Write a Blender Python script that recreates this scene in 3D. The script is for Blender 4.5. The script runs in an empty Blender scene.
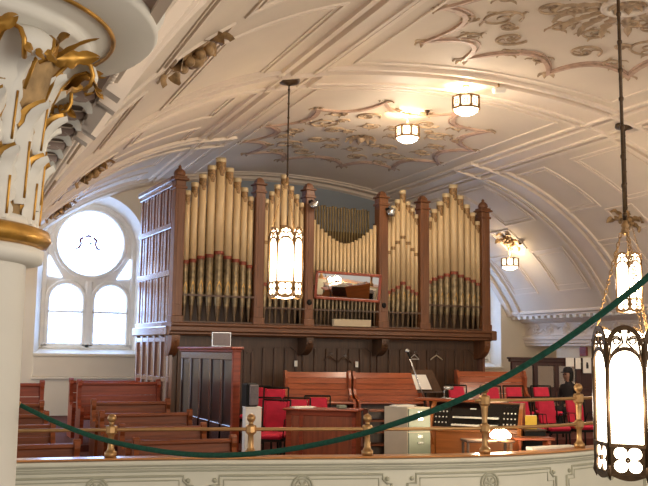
import bpy, math, random
from mathutils import Vector, Matrix
random.seed(7)
C = bpy.context.scene.collection
PI = math.pi
R = math.radians
sin, cos = math.sin, math.cos

# ------------------------------------------------------------------ camera
F, HOR, ROLL, YAW, CZ = 880.0, 352.0, .0125, R(23.3), 1.65
pit = math.atan((HOR-243)/F)
fw = Vector((sin(YAW)*cos(pit), cos(YAW)*cos(pit), sin(pit)))
r0 = Vector((cos(YAW), -sin(YAW), 0))
u0 = Vector((-sin(YAW)*sin(pit), -cos(YAW)*sin(pit), cos(pit)))
rt = r0*cos(ROLL)+u0*sin(ROLL)
up = u0*cos(ROLL)-r0*sin(ROLL)
cd = bpy.data.cameras.new('camera')
cam = bpy.data.objects.new('camera', cd)
C.objects.link(cam)
cd.sensor_width = 36
cd.lens = F/648*36
cd.clip_start = .05
m = Matrix.Identity(4)
for i in range(3):
    m[i][0], m[i][1], m[i][2] = rt[i], up[i], -fw[i]
m[2][3] = CZ
cam.matrix_world = m
bpy.context.scene.camera = cam
EYE = Vector((0, 0, CZ))
def ray(x, y): return fw + rt*((x-324)/F) + up*((243-y)/F)
def atD(x, y, D): return EYE + ray(x, y)*D
def atY(x, y, Y):
    r = ray(x, y); return EYE + r*(Y/r.y)
def atZ(x, y, z):
    r = ray(x, y); return EYE + r*((z-CZ)/r.z)
def atX(x, y, X):
    r = ray(x, y); return EYE + r*(X/r.x)

# ------------------------------------------------------------------ materials
def lin(c):
    if isinstance(c, str):
        c = [int(c[i:i+2], 16)/255 for i in (0, 2, 4)]
    return [(v/12.92 if v <= .04045 else ((v+.055)/1.055)**2.4) for v in c]
MATS = {}
def mat(name, col, rough=.5, metal=0., var=.1, scale=5., stretch=None, bump=0., emit=0., ecol=None, coat=0., spec=.5, trans=0.):
    m = bpy.data.materials.new(name)
    m.use_nodes = True
    nt = m.node_tree
    b = nt.nodes['Principled BSDF']
    b.inputs['Roughness'].default_value = rough
    b.inputs['Metallic'].default_value = metal
    b.inputs['Specular IOR Level'].default_value = spec
    if coat:
        b.inputs['Coat Weight'].default_value = coat
        b.inputs['Coat Roughness'].default_value = .15
    if trans:
        b.inputs['Transmission Weight'].default_value = trans
    l = lin(col)
    tc = nt.nodes.new('ShaderNodeTexCoord')
    mp = nt.nodes.new('ShaderNodeMapping')
    if stretch: mp.inputs['Scale'].default_value = stretch
    nz = nt.nodes.new('ShaderNodeTexNoise')
    nz.inputs['Scale'].default_value = scale
    nz.inputs['Detail'].default_value = 4
    rp = nt.nodes.new('ShaderNodeValToRGB')
    rp.color_ramp.elements[0].position = .3
    rp.color_ramp.elements[1].position = .7
    rp.color_ramp.elements[0].color = [v*(1-var) for v in l]+[1]
    rp.color_ramp.elements[1].color = [min(1, v*(1+var)) for v in l]+[1]
    L = nt.links.new
    L(tc.outputs['Object'], mp.inputs['Vector'])
    L(mp.outputs['Vector'], nz.inputs['Vector'])
    L(nz.outputs['Fac'], rp.inputs['Fac'])
    L(rp.outputs['Color'], b.inputs['Base Color'])
    if bump:
        bp = nt.nodes.new('ShaderNodeBump')
        bp.inputs['Strength'].default_value = bump
        bp.inputs['Distance'].default_value = .01
        L(nz.outputs['Fac'], bp.inputs['Height'])
        L(bp.outputs['Normal'], b.inputs['Normal'])
    if emit:
        b.inputs['Emission Color'].default_value = lin(ecol or col)+[1]
        b.inputs['Emission Strength'].default_value = emit
    MATS[name] = m
    return m
GX, GY, GZ = (.6, 9, 9), (9, .6, 9), (9, 9, .6)     # wood grain along x, y, z
plaster = mat('plaster_cream', 'DCCDBA', .75, var=.04, scale=1.2)
mould = mat('plaster_moulding', 'E2D2C0', .6, var=.04, scale=2)
wallm = mat('wall_cream', 'E0D2B8', .8, var=.04, scale=1)
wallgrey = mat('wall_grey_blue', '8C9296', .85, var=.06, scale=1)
gilt = mat('gilt_brown', '9C7D54', .55, .15, var=.4, scale=14)
giltline = mat('relief_pink_brown', 'BC9C86', .6, .1, var=.2, scale=8)
goldleaf = mat('gold_leaf', 'B98A3C', .35, .6, var=.35, scale=12)
colpaint = mat('column_paint', 'DCD8CC', .55, var=.03, scale=3)
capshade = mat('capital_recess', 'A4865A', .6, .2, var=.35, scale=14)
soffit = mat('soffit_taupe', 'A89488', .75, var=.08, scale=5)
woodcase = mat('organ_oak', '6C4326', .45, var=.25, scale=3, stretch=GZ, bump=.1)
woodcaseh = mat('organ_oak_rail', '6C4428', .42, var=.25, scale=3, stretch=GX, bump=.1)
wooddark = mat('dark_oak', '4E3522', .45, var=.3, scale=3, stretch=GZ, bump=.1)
woodflank = mat('flank_oak', '7A5444', .22, var=.2, scale=3, stretch=GZ, coat=.7)
woodpew = mat('pew_wood', '804320', .45, var=.3, scale=3, stretch=GX, spec=.3)
woodpewred = mat('pew_red_wood', '8C3C20', .42, var=.25, scale=3, stretch=GX, spec=.35)
woodbench = mat('bench_wood', '9C4E28', .3, var=.25, scale=3, stretch=GX, coat=.3)
wooddesk = mat('desk_wood', '8A4527', .35, var=.25, scale=3, stretch=GZ, coat=.2)
woodcap = mat('rail_cap_wood', 'C08650', .3, var=.2, scale=3, stretch=GX, coat=.4)
screenwood = mat('screen_frame_wood', '503730', .22, var=.2, scale=3, stretch=GZ, coat=.4)
woodpanel = mat('screen_dark_panel', '2E2320', .3, var=.2, scale=3, stretch=GZ, coat=.3)  # dark wood of the screen panels
redframe = mat('mirror_frame_wood', '8E3E22', .35, var=.2, scale=4, stretch=GX)
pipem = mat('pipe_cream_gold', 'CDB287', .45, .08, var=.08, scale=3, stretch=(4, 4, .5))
pipecap = mat('pipe_cap_cream', 'C6B088', .5, .1, var=.08)
pipedec = mat('pipe_stencil_brown', '86663E', .5, .2, var=.6, scale=30)
pipered = mat('pipe_band_red', '7E3A26', .5, .2, var=.3, scale=20)
pipefoot = mat('pipe_foot_gold', '77664A', .32, .5, var=.5, scale=12)
pipetip = mat('pipe_toe_dark', '5E4930', .45, .3, var=.4, scale=12)
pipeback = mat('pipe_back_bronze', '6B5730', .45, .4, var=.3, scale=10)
blackm = mat('black_dull', '15130F', .6, var=.2, spec=.2)
blackgloss = mat('black_gloss', '100E0D', .25, var=.2)
relief = mat('relief_tan', 'AC9274', .6, .05, var=.3, scale=10)
bronzelit = mat('bronze_lit', '8E6C42', .5, .3, var=.3, scale=20)  # lighter copy of the dark bronze, lamp glow put into its colour
drumglass = mat('drum_glass', 'FFF0DA', .4, emit=2.2, ecol='FFE6C4')
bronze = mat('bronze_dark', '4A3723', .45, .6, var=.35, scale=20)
brass = mat('brass', 'A98456', .38, .7, var=.15, scale=9)
steel = mat('steel', 'B9B9B6', .25, .9, var=.1)
parapetm = mat('parapet_paint', 'CFCBB8', .55, var=.03, scale=3)
parapetline = mat('parapet_moulding', 'A8A58F', .55, var=.08, scale=6)
redcloth = mat('red_upholstery', 'C4183A', .75, var=.12, scale=9)
whitem = mat('white_paint', 'EEE9DE', .6, var=.04)
paperm = mat('paper', 'EFE8DC', .8, var=.03)
inkm = mat('ink', '2A2628', .8)
beige = mat('beige_metal', 'BFAE90', .5, var=.06)
greymetal = mat('grey_green_metal', '858B76', .45, .1, var=.06)
greycloth = mat('grille_grey', '6E6668', .8, var=.2, scale=60)
ivory = mat('ivory_keys', 'EDE6D6', .35, var=.03)
yellowm = mat('yellow_paper', 'D9B23C', .7, var=.06)
greenrope = mat('green_rope', '0B4A38', .85, var=.3, scale=90, bump=.4)
floorm = mat('floor_carpet', '5A2A22', .95, var=.2, scale=20)
navefl = mat('nave_floor', '4A3A2C', .8, var=.2, scale=3)
milk = mat('lantern_glass', 'FFF4E2', .4, emit=9.0, ecol='FFEBCB')
bulbm = mat('lamp_glow', 'FFF2DC', .4, emit=60.0, ecol='FFE9C4')
partwood = mat('partition_wood', '3C1E16', .45, var=.25, scale=3, stretch=GZ)
conwood = mat('console_wood', 'A2602F', .35, var=.2, scale=3, stretch=GX, coat=.2)
stain = mat('stain_red', '7A3430', .5, var=.3, scale=15)
coatm = mat('dark_coat', '1B1517', .85, var=.2)
skinm = mat('skin', '8A6450', .6, var=.06)
glasspane = mat('partition_glass', 'D8C8B8', .15, var=.04, trans=.92)
redbox = mat('red_box', '8C3A34', .5)
navy = mat('navy_cloth', '20263A', .8, var=.3, scale=12)
mirrorm = mat('mirror_silver', 'D8D4D0', .02, 1.0, var=.01)

def window_glass():
    m = bpy.data.materials.new('leaded_glass')
    m.use_nodes = True
    nt = m.node_tree; L = nt.links.new
    b = nt.nodes['Principled BSDF']
    tc = nt.nodes.new('ShaderNodeTexCoord')
    v = nt.nodes.new('ShaderNodeTexVoronoi'); v.inputs['Scale'].default_value = 3.0
    L(tc.outputs['Object'], v.inputs['Vector'])
    mx = nt.nodes.new('ShaderNodeMix'); mx.data_type = 'RGBA'
    mx.inputs[6].default_value = [.30, .50, 1, 1]
    mx.inputs[7].default_value = [.42, .62, 1, 1]
    L(v.outputs['Color'], mx.inputs[0])
    b.inputs['Base Color'].default_value = (.7, .72, .75, 1)
    b.inputs['Roughness'].default_value = .2
    L(mx.outputs[2], b.inputs['Emission Color'])
    b.inputs['Emission Strength'].default_value = 8.0
    return m
leaded = window_glass()

# ------------------------------------------------------------------ mesh builder
class MB:
    def __init__(s): s.v = []; s.f = []; s.m = []; s.sm = []; s.cur = 0; s.smooth = False
    def use(s, i): s.cur = i; return s
    def add(s, vs, fs, smooth=None):
        o = len(s.v); s.v += [tuple(p) for p in vs]
        for f in fs:
            s.f.append([o+i for i in f]); s.m.append(s.cur)
            s.sm.append(s.smooth if smooth is None else smooth)
        return s
    def hexa(s, p):   # 8 points: bottom 4 ccw, top 4 ccw
        return s.add(p, [(3, 2, 1, 0), (4, 5, 6, 7), (0, 1, 5, 4), (1, 2, 6, 5), (2, 3, 7, 6), (3, 0, 4, 7)])
    def box(s, x0, x1, y0, y1, z0, z1):
        return s.hexa([(x0, y0, z0), (x1, y0, z0), (x1, y1, z0), (x0, y1, z0), (x0, y0, z1), (x1, y0, z1), (x1, y1, z1), (x0, y1, z1)])
    def bbox(s, x0, x1, y0, y1, z0, z1, b=.01):   # bevelled box
        b = min(b, (x1-x0)/2.01, (y1-y0)/2.01, (z1-z0)/2.01)
        rings = []
        for z, i in ((z0, b), (z0+b, 0), (z1-b, 0), (z1, b)):
            rings.append([(x0+i, y0+b, z), (x0+b, y0+i, z), (x1-b, y0+i, z), (x1-i, y0+b, z), (x1-i, y1-b, z), (x1-b, y1-i, z), (x0+b, y1-i, z), (x0+i, y1-b, z)])
        return s.loft(rings, True, True)
    def loft(s, rings, closed=True, caps=False, smooth=None):
        n = len(rings[0]); vs = [p for r in rings for p in r]; fs = []
        for i in range(len(rings)-1):
            for j in range(n if closed else n-1):
                k = (j+1) % n
                fs.append((i*n+j, i*n+k, (i+1)*n+k, (i+1)*n+j))
        if caps:
            fs.append(tuple(range(n))[::-1]); fs.append(tuple((len(rings)-1)*n+j for j in range(n)))
        return s.add(vs, fs, smooth)
    def lathe(s, prof, c=(0, 0, 0), n=20, caps=True, a0=0., smooth=True):
        rings = []
        for r, z in prof:
            rings.append([(c[0]+r*cos(a0+2*PI*j/n), c[1]+r*sin(a0+2*PI*j/n), c[2]+z) for j in range(n)])
        return s.loft(rings, True, caps, smooth)
    def ball(s, c, r, n=10, sz=1.):
        return s.lathe([(max(.001, r*sin(PI*i/n)), -r*sz*cos(PI*i/n)) for i in range(n+1)], c, n+2)
    def tube(s, pts, r, n=8, closed=False, rad=None, smooth=True):
        pts = [Vector(p) for p in pts]; rings = []; N = len(pts); nrm = None
        for i, p in enumerate(pts):
            a = pts[(i-1) % N] if (closed or i > 0) else p
            b = pts[(i+1) % N] if (closed or i < N-1) else p
            t = (b-a).normalized() if (b-a).length > 1e-9 else Vector((0, 0, 1))
            if nrm is None:
                nrm = t.cross(Vector((0, 0, 1)))
                if nrm.length < .05: nrm = t.cross(Vector((1, 0, 0)))
            nrm = (nrm - t*nrm.dot(t)).normalized()
            bn = t.cross(nrm)
            rr = rad[i] if rad else r
            rings.append([p+(nrm*cos(2*PI*j/n)+bn*sin(2*PI*j/n))*rr for j in range(n)])
        if closed: rings.append(rings[0])
        return s.loft(rings, True, not closed, smooth)
    def sweep(s, path, nrms, prof, closed=False, caps=True, smooth=False):
        # profile (u across, v along normal)
        path = [Vector(p) for p in path]; rings = []; N = len(path)
        for i, p in enumerate(path):
            a = path[(i-1) % N] if (closed or i > 0) else p
            b = path[(i+1) % N] if (closed or i < N-1) else p
            t1 = (p-a).normalized() if (p-a).length > 1e-9 else None
            t2 = (b-p).normalized() if (b-p).length > 1e-9 else None
            t = ((t1 or t2)+(t2 or t1)).normalized()
            n_ = Vector(nrms[i] if isinstance(nrms, list) else nrms)
            n_ = (n_-t*n_.dot(t)).normalized(); bb = t.cross(n_)
            sc = 1.
            if t1 and t2:
                sc = 1/max(.5, t.dot(t2))
            rings.append([p+bb*(u*sc)+n_*v for u, v in prof])
        if closed: rings.append(rings[0])
        return s.loft(rings, True, caps and not closed, smooth)
    def prism(s, poly, axis, a, b):
        # extrude 2d polygon; axis 'x': poly=(y,z); 'y': (x,z); 'z': (x,y)
        def P(q, t): return (t, q[0], q[1]) if axis == 'x' else ((q[0], t, q[1]) if axis == 'y' else (q[0], q[1], t))
        n = len(poly)
        return s.add([P(q, a) for q in poly]+[P(q, b) for q in poly],
                     [tuple(range(n)), tuple(range(2*n-1, n-1, -1))]+[(j, (j+1) % n, n+(j+1) % n, n+j) for j in range(n)])
    def ring2(s, outer, inner, P, th):
        # plate between two loops of equal count, P maps (u,v,w) to 3d, thickness th
        n = len(outer); vs = []
        for w in (0, th):
            vs += [P(u, v, w) for u, v in outer] + [P(u, v, w) for u, v in inner]
        fs = []
        for j in range(n):
            k = (j+1) % n
            fs += [(j, k, n+k, n+j), (2*n+j, 3*n+j, 3*n+k, 2*n+k), (j, 2*n+j, 2*n+k, k), (n+j, n+k, 3*n+k, 3*n+j)]
        return s.add(vs, fs, False)
    def xf(s, M, start=0):
        for i in range(start, len(s.v)): s.v[i] = tuple(M @ Vector(s.v[i]))
        return s
    def build(s, name, mats, parent=None, loc=None):
        me = bpy.data.meshes.new(name)
        me.from_pydata(s.v, [], s.f)
        for mm in (mats if isinstance(mats, (list, tuple)) else [mats]): me.materials.append(mm)
        me.polygons.foreach_set('material_index', s.m)
        me.polygons.foreach_set('use_smooth', s.sm)
        me.update()
        import bmesh
        bm = bmesh.new(); bm.from_mesh(me)
        bmesh.ops.recalc_face_normals(bm, faces=bm.faces)
        bm.to_mesh(me); bm.free()
        o = bpy.data.objects.new(name, me)
        C.objects.link(o)
        if parent: o.parent = parent
        if loc is not None: o.location = loc
        return o
def tag(o, label, cat, group=None):
    o['label'] = label; o['category'] = cat
    if group: o['group'] = group
    return o
def thing(name, label, cat, loc=(0, 0, 0), rz=0, group=None):
    o = bpy.data.objects.new(name, None)
    o.empty_display_size = .1
    C.objects.link(o); o.location = loc; o.rotation_euler = (0, 0, rz)
    return tag(o, label, cat, group)
def struct(o, label=None, cat=None):
    o['kind'] = 'structure'
    if label: o['label'] = label
    if cat: o['category'] = cat
    return o
def dup(root, loc, rz=None, label=None):
    r = root.copy(); C.objects.link(r); r.location = loc
    if rz is not None: r.rotation_euler = (0, 0, rz)
    if label: r['label'] = label
    for ch in root.children:
        c = ch.copy(); C.objects.link(c); c.parent = r
        for g in ch.children:
            d = g.copy(); C.objects.link(d); d.parent = c
    return r

# ------------------------------------------------------------------ vault
XC = 7.95
K0, K1, K2 = 1.9621, -.0968, 6.0937
def zv(X):
    h = abs(X-XC)
    if h < 3.15: return 5.88+.32*(1-(h/3.15)**2)
    return K1+math.sqrt(max(0, K2*K2-(h-K0)**2))
def vn(X):
    d = (zv(X+.01)-zv(X-.01))/.02
    return Vector((d, 0, -1)).normalized()
def vp(X, Y, off=0.): return Vector((X, Y, zv(X)))+vn(X)*off
YR = 21.6      # rear wall
YF = -1.5
HW = 7.33
XS = [XC-7.235+(7.235+HW)*i/96 for i in range(97)]
b = MB()
YSEG = [YF+(YR-YF)*i/8 for i in range(9)]
b.loft([[(x, y, zv(x)) for x in XS] for y in YSEG], closed=False, smooth=True)
struct(b.build('ceiling', plaster), 'cream barrel vaulted plaster ceiling with ribs and panels', 'ceiling')

def strip(path, half, h=.05):
    """raised flat fillet following (X,Y) points on the vault"""
    h *= .85
    return [vp(x, y) for x, y in path], [vn(x) for x, y in path], [(-half, -.02), (-half, h), (half, h), (half, -.02)]
ntrim = [0]
def trim(mb, mats, lab=None):
    ntrim[0] += 1
    o = mb.build('trim_%d' % ntrim[0], mats)
    struct(o, lab, 'moulding' if lab else None)
    return o
RIBY = [4.6, 12.4, 16.9]
# long bands left and right
for sgn, nm in ((-1, 'left'), (1, 'right')):
    b = MB()
    for hh, half, h in ((2.82, .045, .05), (3.15, .2, .05), (2.97, .035, .085), (3.33, .035, .085), (3.52, .05, .06)):
        X = XC+sgn*hh
        b.sweep(*strip([(X, YF), (X, YR)], half, h))
    trim(b, mould, 'long plaster band along the %s side of the crown' % nm)
# main transverse ribs across the whole vault, secondary ribs on the coves
def xr(a, c, n=40): return [a+(c-a)*i/n for i in range(n+1)]
for Y in RIBY:
    b = MB()
    spans = []
    if Y != 16.9: spans.append((XC-2.82, XC+2.82))
    spans += [(XC-7.3, XC-3.5), (XC+3.5, XC+7.3)]
    for a, c in spans:
        for dy, half, h in ((0, .29, .05), (-.29, .04, .09), (.29, .04, .09), (-.50, .045, .07), (.50, .045, .07)):
            b.sweep(*strip([(x, Y+dy) for x in xr(a, c)], half, h))
        if abs(a-XC) > 3:   # small raised plaques along the cove rib
            pass
    trim(b, mould, 'transverse plaster rib across the vault, %s' % {4.6: 'nearest the column', 12.4: 'between the two lanterns', 16.9: 'just in front of the organ top'}[Y])
# rear edge moulding where the vault meets the end wall
b = MB()
b.sweep([vp(x, YR-.08) for x in XS], [vn(x) for x in XS], [(-.08, -.02), (-.08, .08), (.08, .12), (.08, -.02)])
b.sweep([vp(x, YR-.5) for x in XS], [vn(x) for x in XS], [(-.05, -.02), (-.05, .05), (.05, .05), (.05, -.02)])
trim(b, plaster, 'cream moulding where the vault meets the end wall')
# crossing coffers on the bands
b = MB()
for sgn in (-1, 1):
    for Y in (12.4, 16.9, 4.6):
        X = XC+sgn*3.15
        for d in (-1, 1):
            b.sweep(*strip([(X-.36, Y+d*.36), (X+.36, Y+d*.36)], .03, .11))
            b.sweep(*strip([(X+d*.36, Y-.36), (X+d*.36, Y+.36)], .03, .11))
trim(b, mould, 'square coffers where ribs cross the long bands')
# panel mouldings: crown bays
def panel(b, xa, xb, ya, yb, half=.025, h=.028):
    n = 14
    pts = [(xa+(xb-xa)*i/n, ya) for i in range(n)]+[(xb, ya+(yb-ya)*i/4) for i in range(4)] \
        + [(xb+(xa-xb)*i/n, yb) for i in range(n)]+[(xa, yb+(ya-yb)*i/4) for i in range(4)]
    P, N, pr = strip(pts, half, h)
    b.sweep(P, N, pr, closed=True)
b = MB()
panel(b, XC-2.45, XC+2.45, 13.15, 20.9)
panel(b, XC-2.45, XC+2.45, 5.4, 11.65)
trim(b, mould, 'thin panel mouldings on the crown of the vault')
bays = [(4.6, 12.4, 8.5), (12.4, 17.1, 14.9), (17.1, 21.5, 19.4)]
for sgn, nm in ((-1, 'left'), (1, 'right')):
    b = MB()
    hm = 5.75
    for ya, yb, yc in bays:
        for p0, p1 in ((ya+.6, yc-.45), (yc+.45, yb-.6)):
            for h0, h1 in ((3.85, hm-.4), (hm+.4, 7.0)):
                panel(b, XC+sgn*h0, XC+sgn*h1, p0, p1)
                panel(b, XC+sgn*(h0+.1), XC+sgn*(h1-.1), p0+.1, p1-.1, .012, .02)
        panel(b, XC+sgn*(hm-.28), XC+sgn*(hm+.28), yc-.4, yc+.4, .02, .03)
    trim(b, mould, 'panel mouldings on the %s cove of the vault' % nm)

# ------------------------------------------------------------------ acanthus leaf
def leaf(b, base, d, n, L, W, curl=1.2, lobes=4, thick=.0):
    """lobed leaf growing from base along d, surface normal n"""
    base, d, n = Vector(base), Vector(d).normalized(), Vector(n).normalized()
    s = d.cross(n)
    nu, nv = 16, 6
    rows = []
    ang = 0.; p = base.copy()
    for i in range(nu+1):
        u = i/nu
        w = W*(sin(PI*min(1, .12+u*.88))**.6)*(.56+.44*abs(sin(lobes*PI*u)))+.002
        dd = d*cos(ang)+n*sin(ang); nn = n*cos(ang)-d*sin(ang)
        rows.append([p+s*(w*(j/nv*2-1))+nn*(-.35*W*(j/nv*2-1)**2+(.05*W if j == nv//2 else 0)) for j in range(nv+1)])
        ang = curl*max(0, (u-.45)/.55)**1.5*2.2
        p = p+dd*(L/nu)
    b.loft(rows, closed=False, smooth=True)
def spiral(c, u, v, r0_, turns, n=26, k=.12, a0=0):
    c, u, v = Vector(c), Vector(u), Vector(v)
    return [c+(u*cos(a0+t*turns*2*PI)+v*sin(a0+t*turns*2*PI))*(r0_*(1-t)+k*r0_*t) for t in [i/n for i in range(n+1)]]

# gilded ornaments at the middle of each cove bay
ORN = [(-1, 8.5, 'gilded acanthus ornament on the left cove, nearest the column', 1.15),
       (-1, 15.0, 'gilded acanthus ornament on the left cove, middle of three', 1.0),
       (-1, 19.6, 'gilded acanthus ornament on the left cove just above the arched window', 1.0),
       (1, 15.0, 'gilded acanthus ornament on the right cove above the small lantern', 1.0),
       (1, 19.4, 'gilded acanthus ornament on the right cove above the small hanging lamp', .95)]
for sgn, Y, lab, sc in ORN:
    h = 5.78
    X = XC+sgn*h
    c = vp(X, Y, 0); n = vn(X)
    t = thing('ceiling_ornament', lab, 'ornament', c, 0, 'gilded cove ornaments')
    ax = Vector((0, 1, 0)); ay = ax.cross(n).normalized()
    for i in range(6):
        a = 2*PI*i/6+.2
        lb = MB()
        d = ax*cos(a)+ay*sin(a)
        leaf(lb, d*.05+n*.03, d, n, (.44 if i % 3 == 0 else .34)*sc, .13*sc, .9, 3)
        lb.build('acanthus_leaf', gilt, t)
    bb = MB(); bb.smooth = True
    bb.ball(n*.06, .09*sc)
    for i in range(8):
        a = 2*PI*i/8
        bb.ball((ax*cos(a)+ay*sin(a))*.15*sc+n*.07, .05*sc, 6)
    bb.build('boss', gilt, t)

# ceiling medallions
def medallion(yc, hx, hy, lab, big):
    t = thing('ceiling_medallion', lab, 'ceiling medallion', (XC, yc, 0), 0)
    def P(x, y, off=0.): return vp(XC+x, yc+y, off)-Vector((XC, yc, 0))
    # scalloped frame of concave and convex arcs, mirrored in both axes
    q = []
    tips = [(.34, .98), (.79, .74), (1.0, .26), (1.0, -.26), (.79, -.74), (.34, -.98), (-.34, -.98), (-.79, -.74), (-1.0, -.26), (-1.0, .26), (-.79, .74), (-.34, .98)]
    full = []
    for i in range(12):
        p, r_ = tips[i], tips[(i+1) % 12]
        mx, my = (p[0]+r_[0])/2, (p[1]+r_[1])/2
        for k in range(12):
            t_ = k/12
            bl = .32*4*t_*(1-t_)*math.hypot(p[0]-r_[0], p[1]-r_[1])
            l_ = math.hypot(mx, my)
            full.append((p[0]+(r_[0]-p[0])*t_-mx/l_*bl, p[1]+(r_[1]-p[1])*t_-my/l_*bl))
    mb = MB()
    for k, half, h, mi in ((1., .035, .035, 0), (.955, .014, .02, 0)):
        pts = [(x*hx*k, y*hy*k) for x, y in full]
        mb.use(mi)
        mb.sweep([P(x, y) for x, y in pts], [vn(XC+x) for x, y in pts], [(-half, -.01), (-half, h), (half, h), (half, -.01)], closed=True)
    mb.build('scalloped_frame', [giltline, mould], t)
    # leafy tips on the cusps
    for tx, ty in tips:
        lb = MB()
        dv = Vector((tx*hx, ty*hy, 0)).normalized(); sd = Vector((-dv.y, dv.x, 0))
        for k in (-1, 0, 1):
            leaf(lb, P(tx*hx, ty*hy, .02)-dv*.04, dv+sd*k*.9, Vector((0, 0, -1)), .2, .06, .6, 2)
        lb.build('leaf_tip', relief, t)
    # scrolls
    rnd = random.Random(3 if big else 5)
    spots = [(.55, .36, .22, 1.6, 1), (.28, .60, .19, -1.5, 1), (.70, .10, .14, 1.5, 0), (.36, .16, .16, -1.6, 1), (.56, .64, .13, 1.4, 0), (.12, .36, .13, 1.5, 0), (.42, .44, .10, -1.4, 0), (.12, .80, .10, 1.5, 0), (.74, .38, .10, -1.4, 0), (.22, .16, .09, 1.4, 0)]
    for fx, fy, r_, tu, _ in spots:
        for sx in (-1, 1):
            for sy in (-1, 1):
                sb = MB()
                cx, cy = fx*hx*sx, fy*hy*sy
                r1 = r_*1.45
                pts = []
                for i in range(27):
                    u = i/26; a = rnd.random()*0+u*tu*2*PI*sx*sy
                    rr = r1*(1-u)+.12*r1*u
                    pts.append(P(cx+rr*cos(a), cy+rr*sin(a), .012))
                sb.tube(pts, .02, 6, rad=[.022*(1-.5*i/26) for i in range(27)])
                for k in range(2, 20, 4):
                    p = pts[k]; d = (pts[k+1]-pts[k]).normalized()
                    sd = Vector((-d.y, d.x, 0))*sx*sy*-1
                    leaf(sb, p, d*.6+sd*.8, Vector((0, 0, -1)), .16, .035, .5, 2)
                sb.build('scroll', relief, t)
    # central rosette
    rb = MB(); rb.smooth = True
    o = P(0, 0)
    if big:
        for i in range(16):
            a = 2*PI*i/16
            lb = MB()
            d = Vector((cos(a), sin(a)*1.1, 0))
            leaf(lb, o+d*.34+Vector((0, 0, -.03)), d, Vector((0, 0, -1)), .62, .1, .5, 4)
            lb.build('rosette_leaf', relief, t)
        rb.use(0)
        rb.lathe([(.34, .02), (.34, -.05), (.28, -.07), (.25, -.03), (.25, .02)], o, 28, False)
        rb.use(1)
        for i in range(8):
            a = 2*PI*i/8; d = Vector((cos(a), sin(a), 0))
            leaf(rb, o+Vector((0, 0, -.03)), d, Vector((0, 0, -1)), .24, .07, .6, 2)
        rb.build('rosette_boss', [mould, relief], t)
    else:
        for i in range(10):
            a = 2*PI*i/10; d = Vector((cos(a), sin(a), 0))
            leaf(rb, o+Vector((0, 0, -.03)), d, Vector((0, 0, -1)), .34, .09, .7, 3)
        rb.ball(o+Vector((0, 0, -.03)), .09)
        rb.build('rosette_boss', relief, t)
medallion(16.55, 2.35, 2.75, 'scalloped ceiling medallion with brown scrollwork directly above the organ', False)
medallion(8.55, 2.35, 2.75, 'scalloped ceiling medallion with big leafy rosette, top right corner', True)

# ------------------------------------------------------------------ cornices
def cornice(sgn, nm):
    X = lambda h: XC+sgn*h
    b = MB()
    prof = [(7.30, 2.95), (7.30, 2.88), (7.26, 2.86), (7.26, 2.80), (7.34, 2.77), (7.34, 2.73), (7.62, 2.72), (7.62, 2.64), (7.70, 2.58), (7.84, 2.54), (7.84, 2.20), (7.76, 2.17), (7.76, 2.08), (7.80, 2.06), (7.80, 1.98), (7.84, 1.96), (7.84, 1.90), (8.7, 1.90), (8.7, 3.4), (7.5, 3.4)]
    ys = [YF, YR]
    b.loft([[(X(h), y, z) for h, z in prof] for y in ys], closed=True, caps=True)
    o = b.build('trim_cornice_'+nm, mould)
    struct(o, 'plaster cornice and frieze along the %s side' % nm, 'cornice')
    return o
crr = cornice(1, 'right')
b = MB()
k = 0
y = 9.0
while y < YR:
    b.box(XC+7.36, XC+7.52, y, y+.13, 2.655, 2.73); y += .27
b.build('dentil_course', whitem, crr)
fb = MB()
for i in range(17):
    yc = 10.2+i*.68
    sg = 1 if i % 2 else -1
    xx = XC+7.84
    sp = spiral((xx-.02, yc, 2.37), (0, sg, 0), (0, 0, 1), .14, 1.5)
    fb.tube(sp, .025, 6, rad=[.034*(1-.4*j/26) for j in range(27)])
    for j in range(0, 16, 3):
        p = sp[j]; d = (sp[j+1]-sp[j]).normalized(); sd = d.cross(Vector((1, 0, 0)))
        leaf(fb, p, d+sd*-.7*sg, (-1, 0, 0), .16, .045, .7, 2)
        leaf(fb, p, d+sd*.7*sg, (-1, 0, 0), .13, .04, .7, 2)
    fb.tube([(xx-.01, yc-.34+.68*q/8, 2.37+.1*sg*sin(2*PI*q/8)) for q in range(9)], .02, 6)
fb.build('acanthus_frieze', mould, crr)

# left cornice with modillions above the column line
LC, LZ = 7.24, 2.95   # lip of the left cornice
crl = thing('cornice', 'cream cornice with bracket blocks running back from the column capital', 'cornice')
crl['kind'] = 'structure'
b = MB()
X = lambda h: XC-h
prof = [(7.22, 3.2), (7.30, 3.05), (7.30, 2.90), (8.7, 2.90), (8.7, 3.8), (7.4, 3.8)]
b.loft([[(X(h), y, z) for h, z in prof] for y in (YF, YR)], closed=True, caps=True)
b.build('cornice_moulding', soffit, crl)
b = MB()
lip = [(7.30, 3.04), (7.25, 3.02), (7.225, 3.0), (7.225, 2.965), (7.245, 2.955), (7.245, 2.93), (7.265, 2.92), (7.265, 2.885), (7.31, 2.885), (7.31, 3.04)]
b.loft([[(X(h), y, z) for h, z in lip] for y in (YF, YR)], closed=True, caps=True)
b.build('cornice_lip', mould, crl)
bd = MB(); bd.smooth = True
y = 3.4
while y < 12:
    bd.ball((X(7.30), y, 2.885), .015, 5); y += .045
bd.build('bead_course', mould, crl)
y = 4.36
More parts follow.
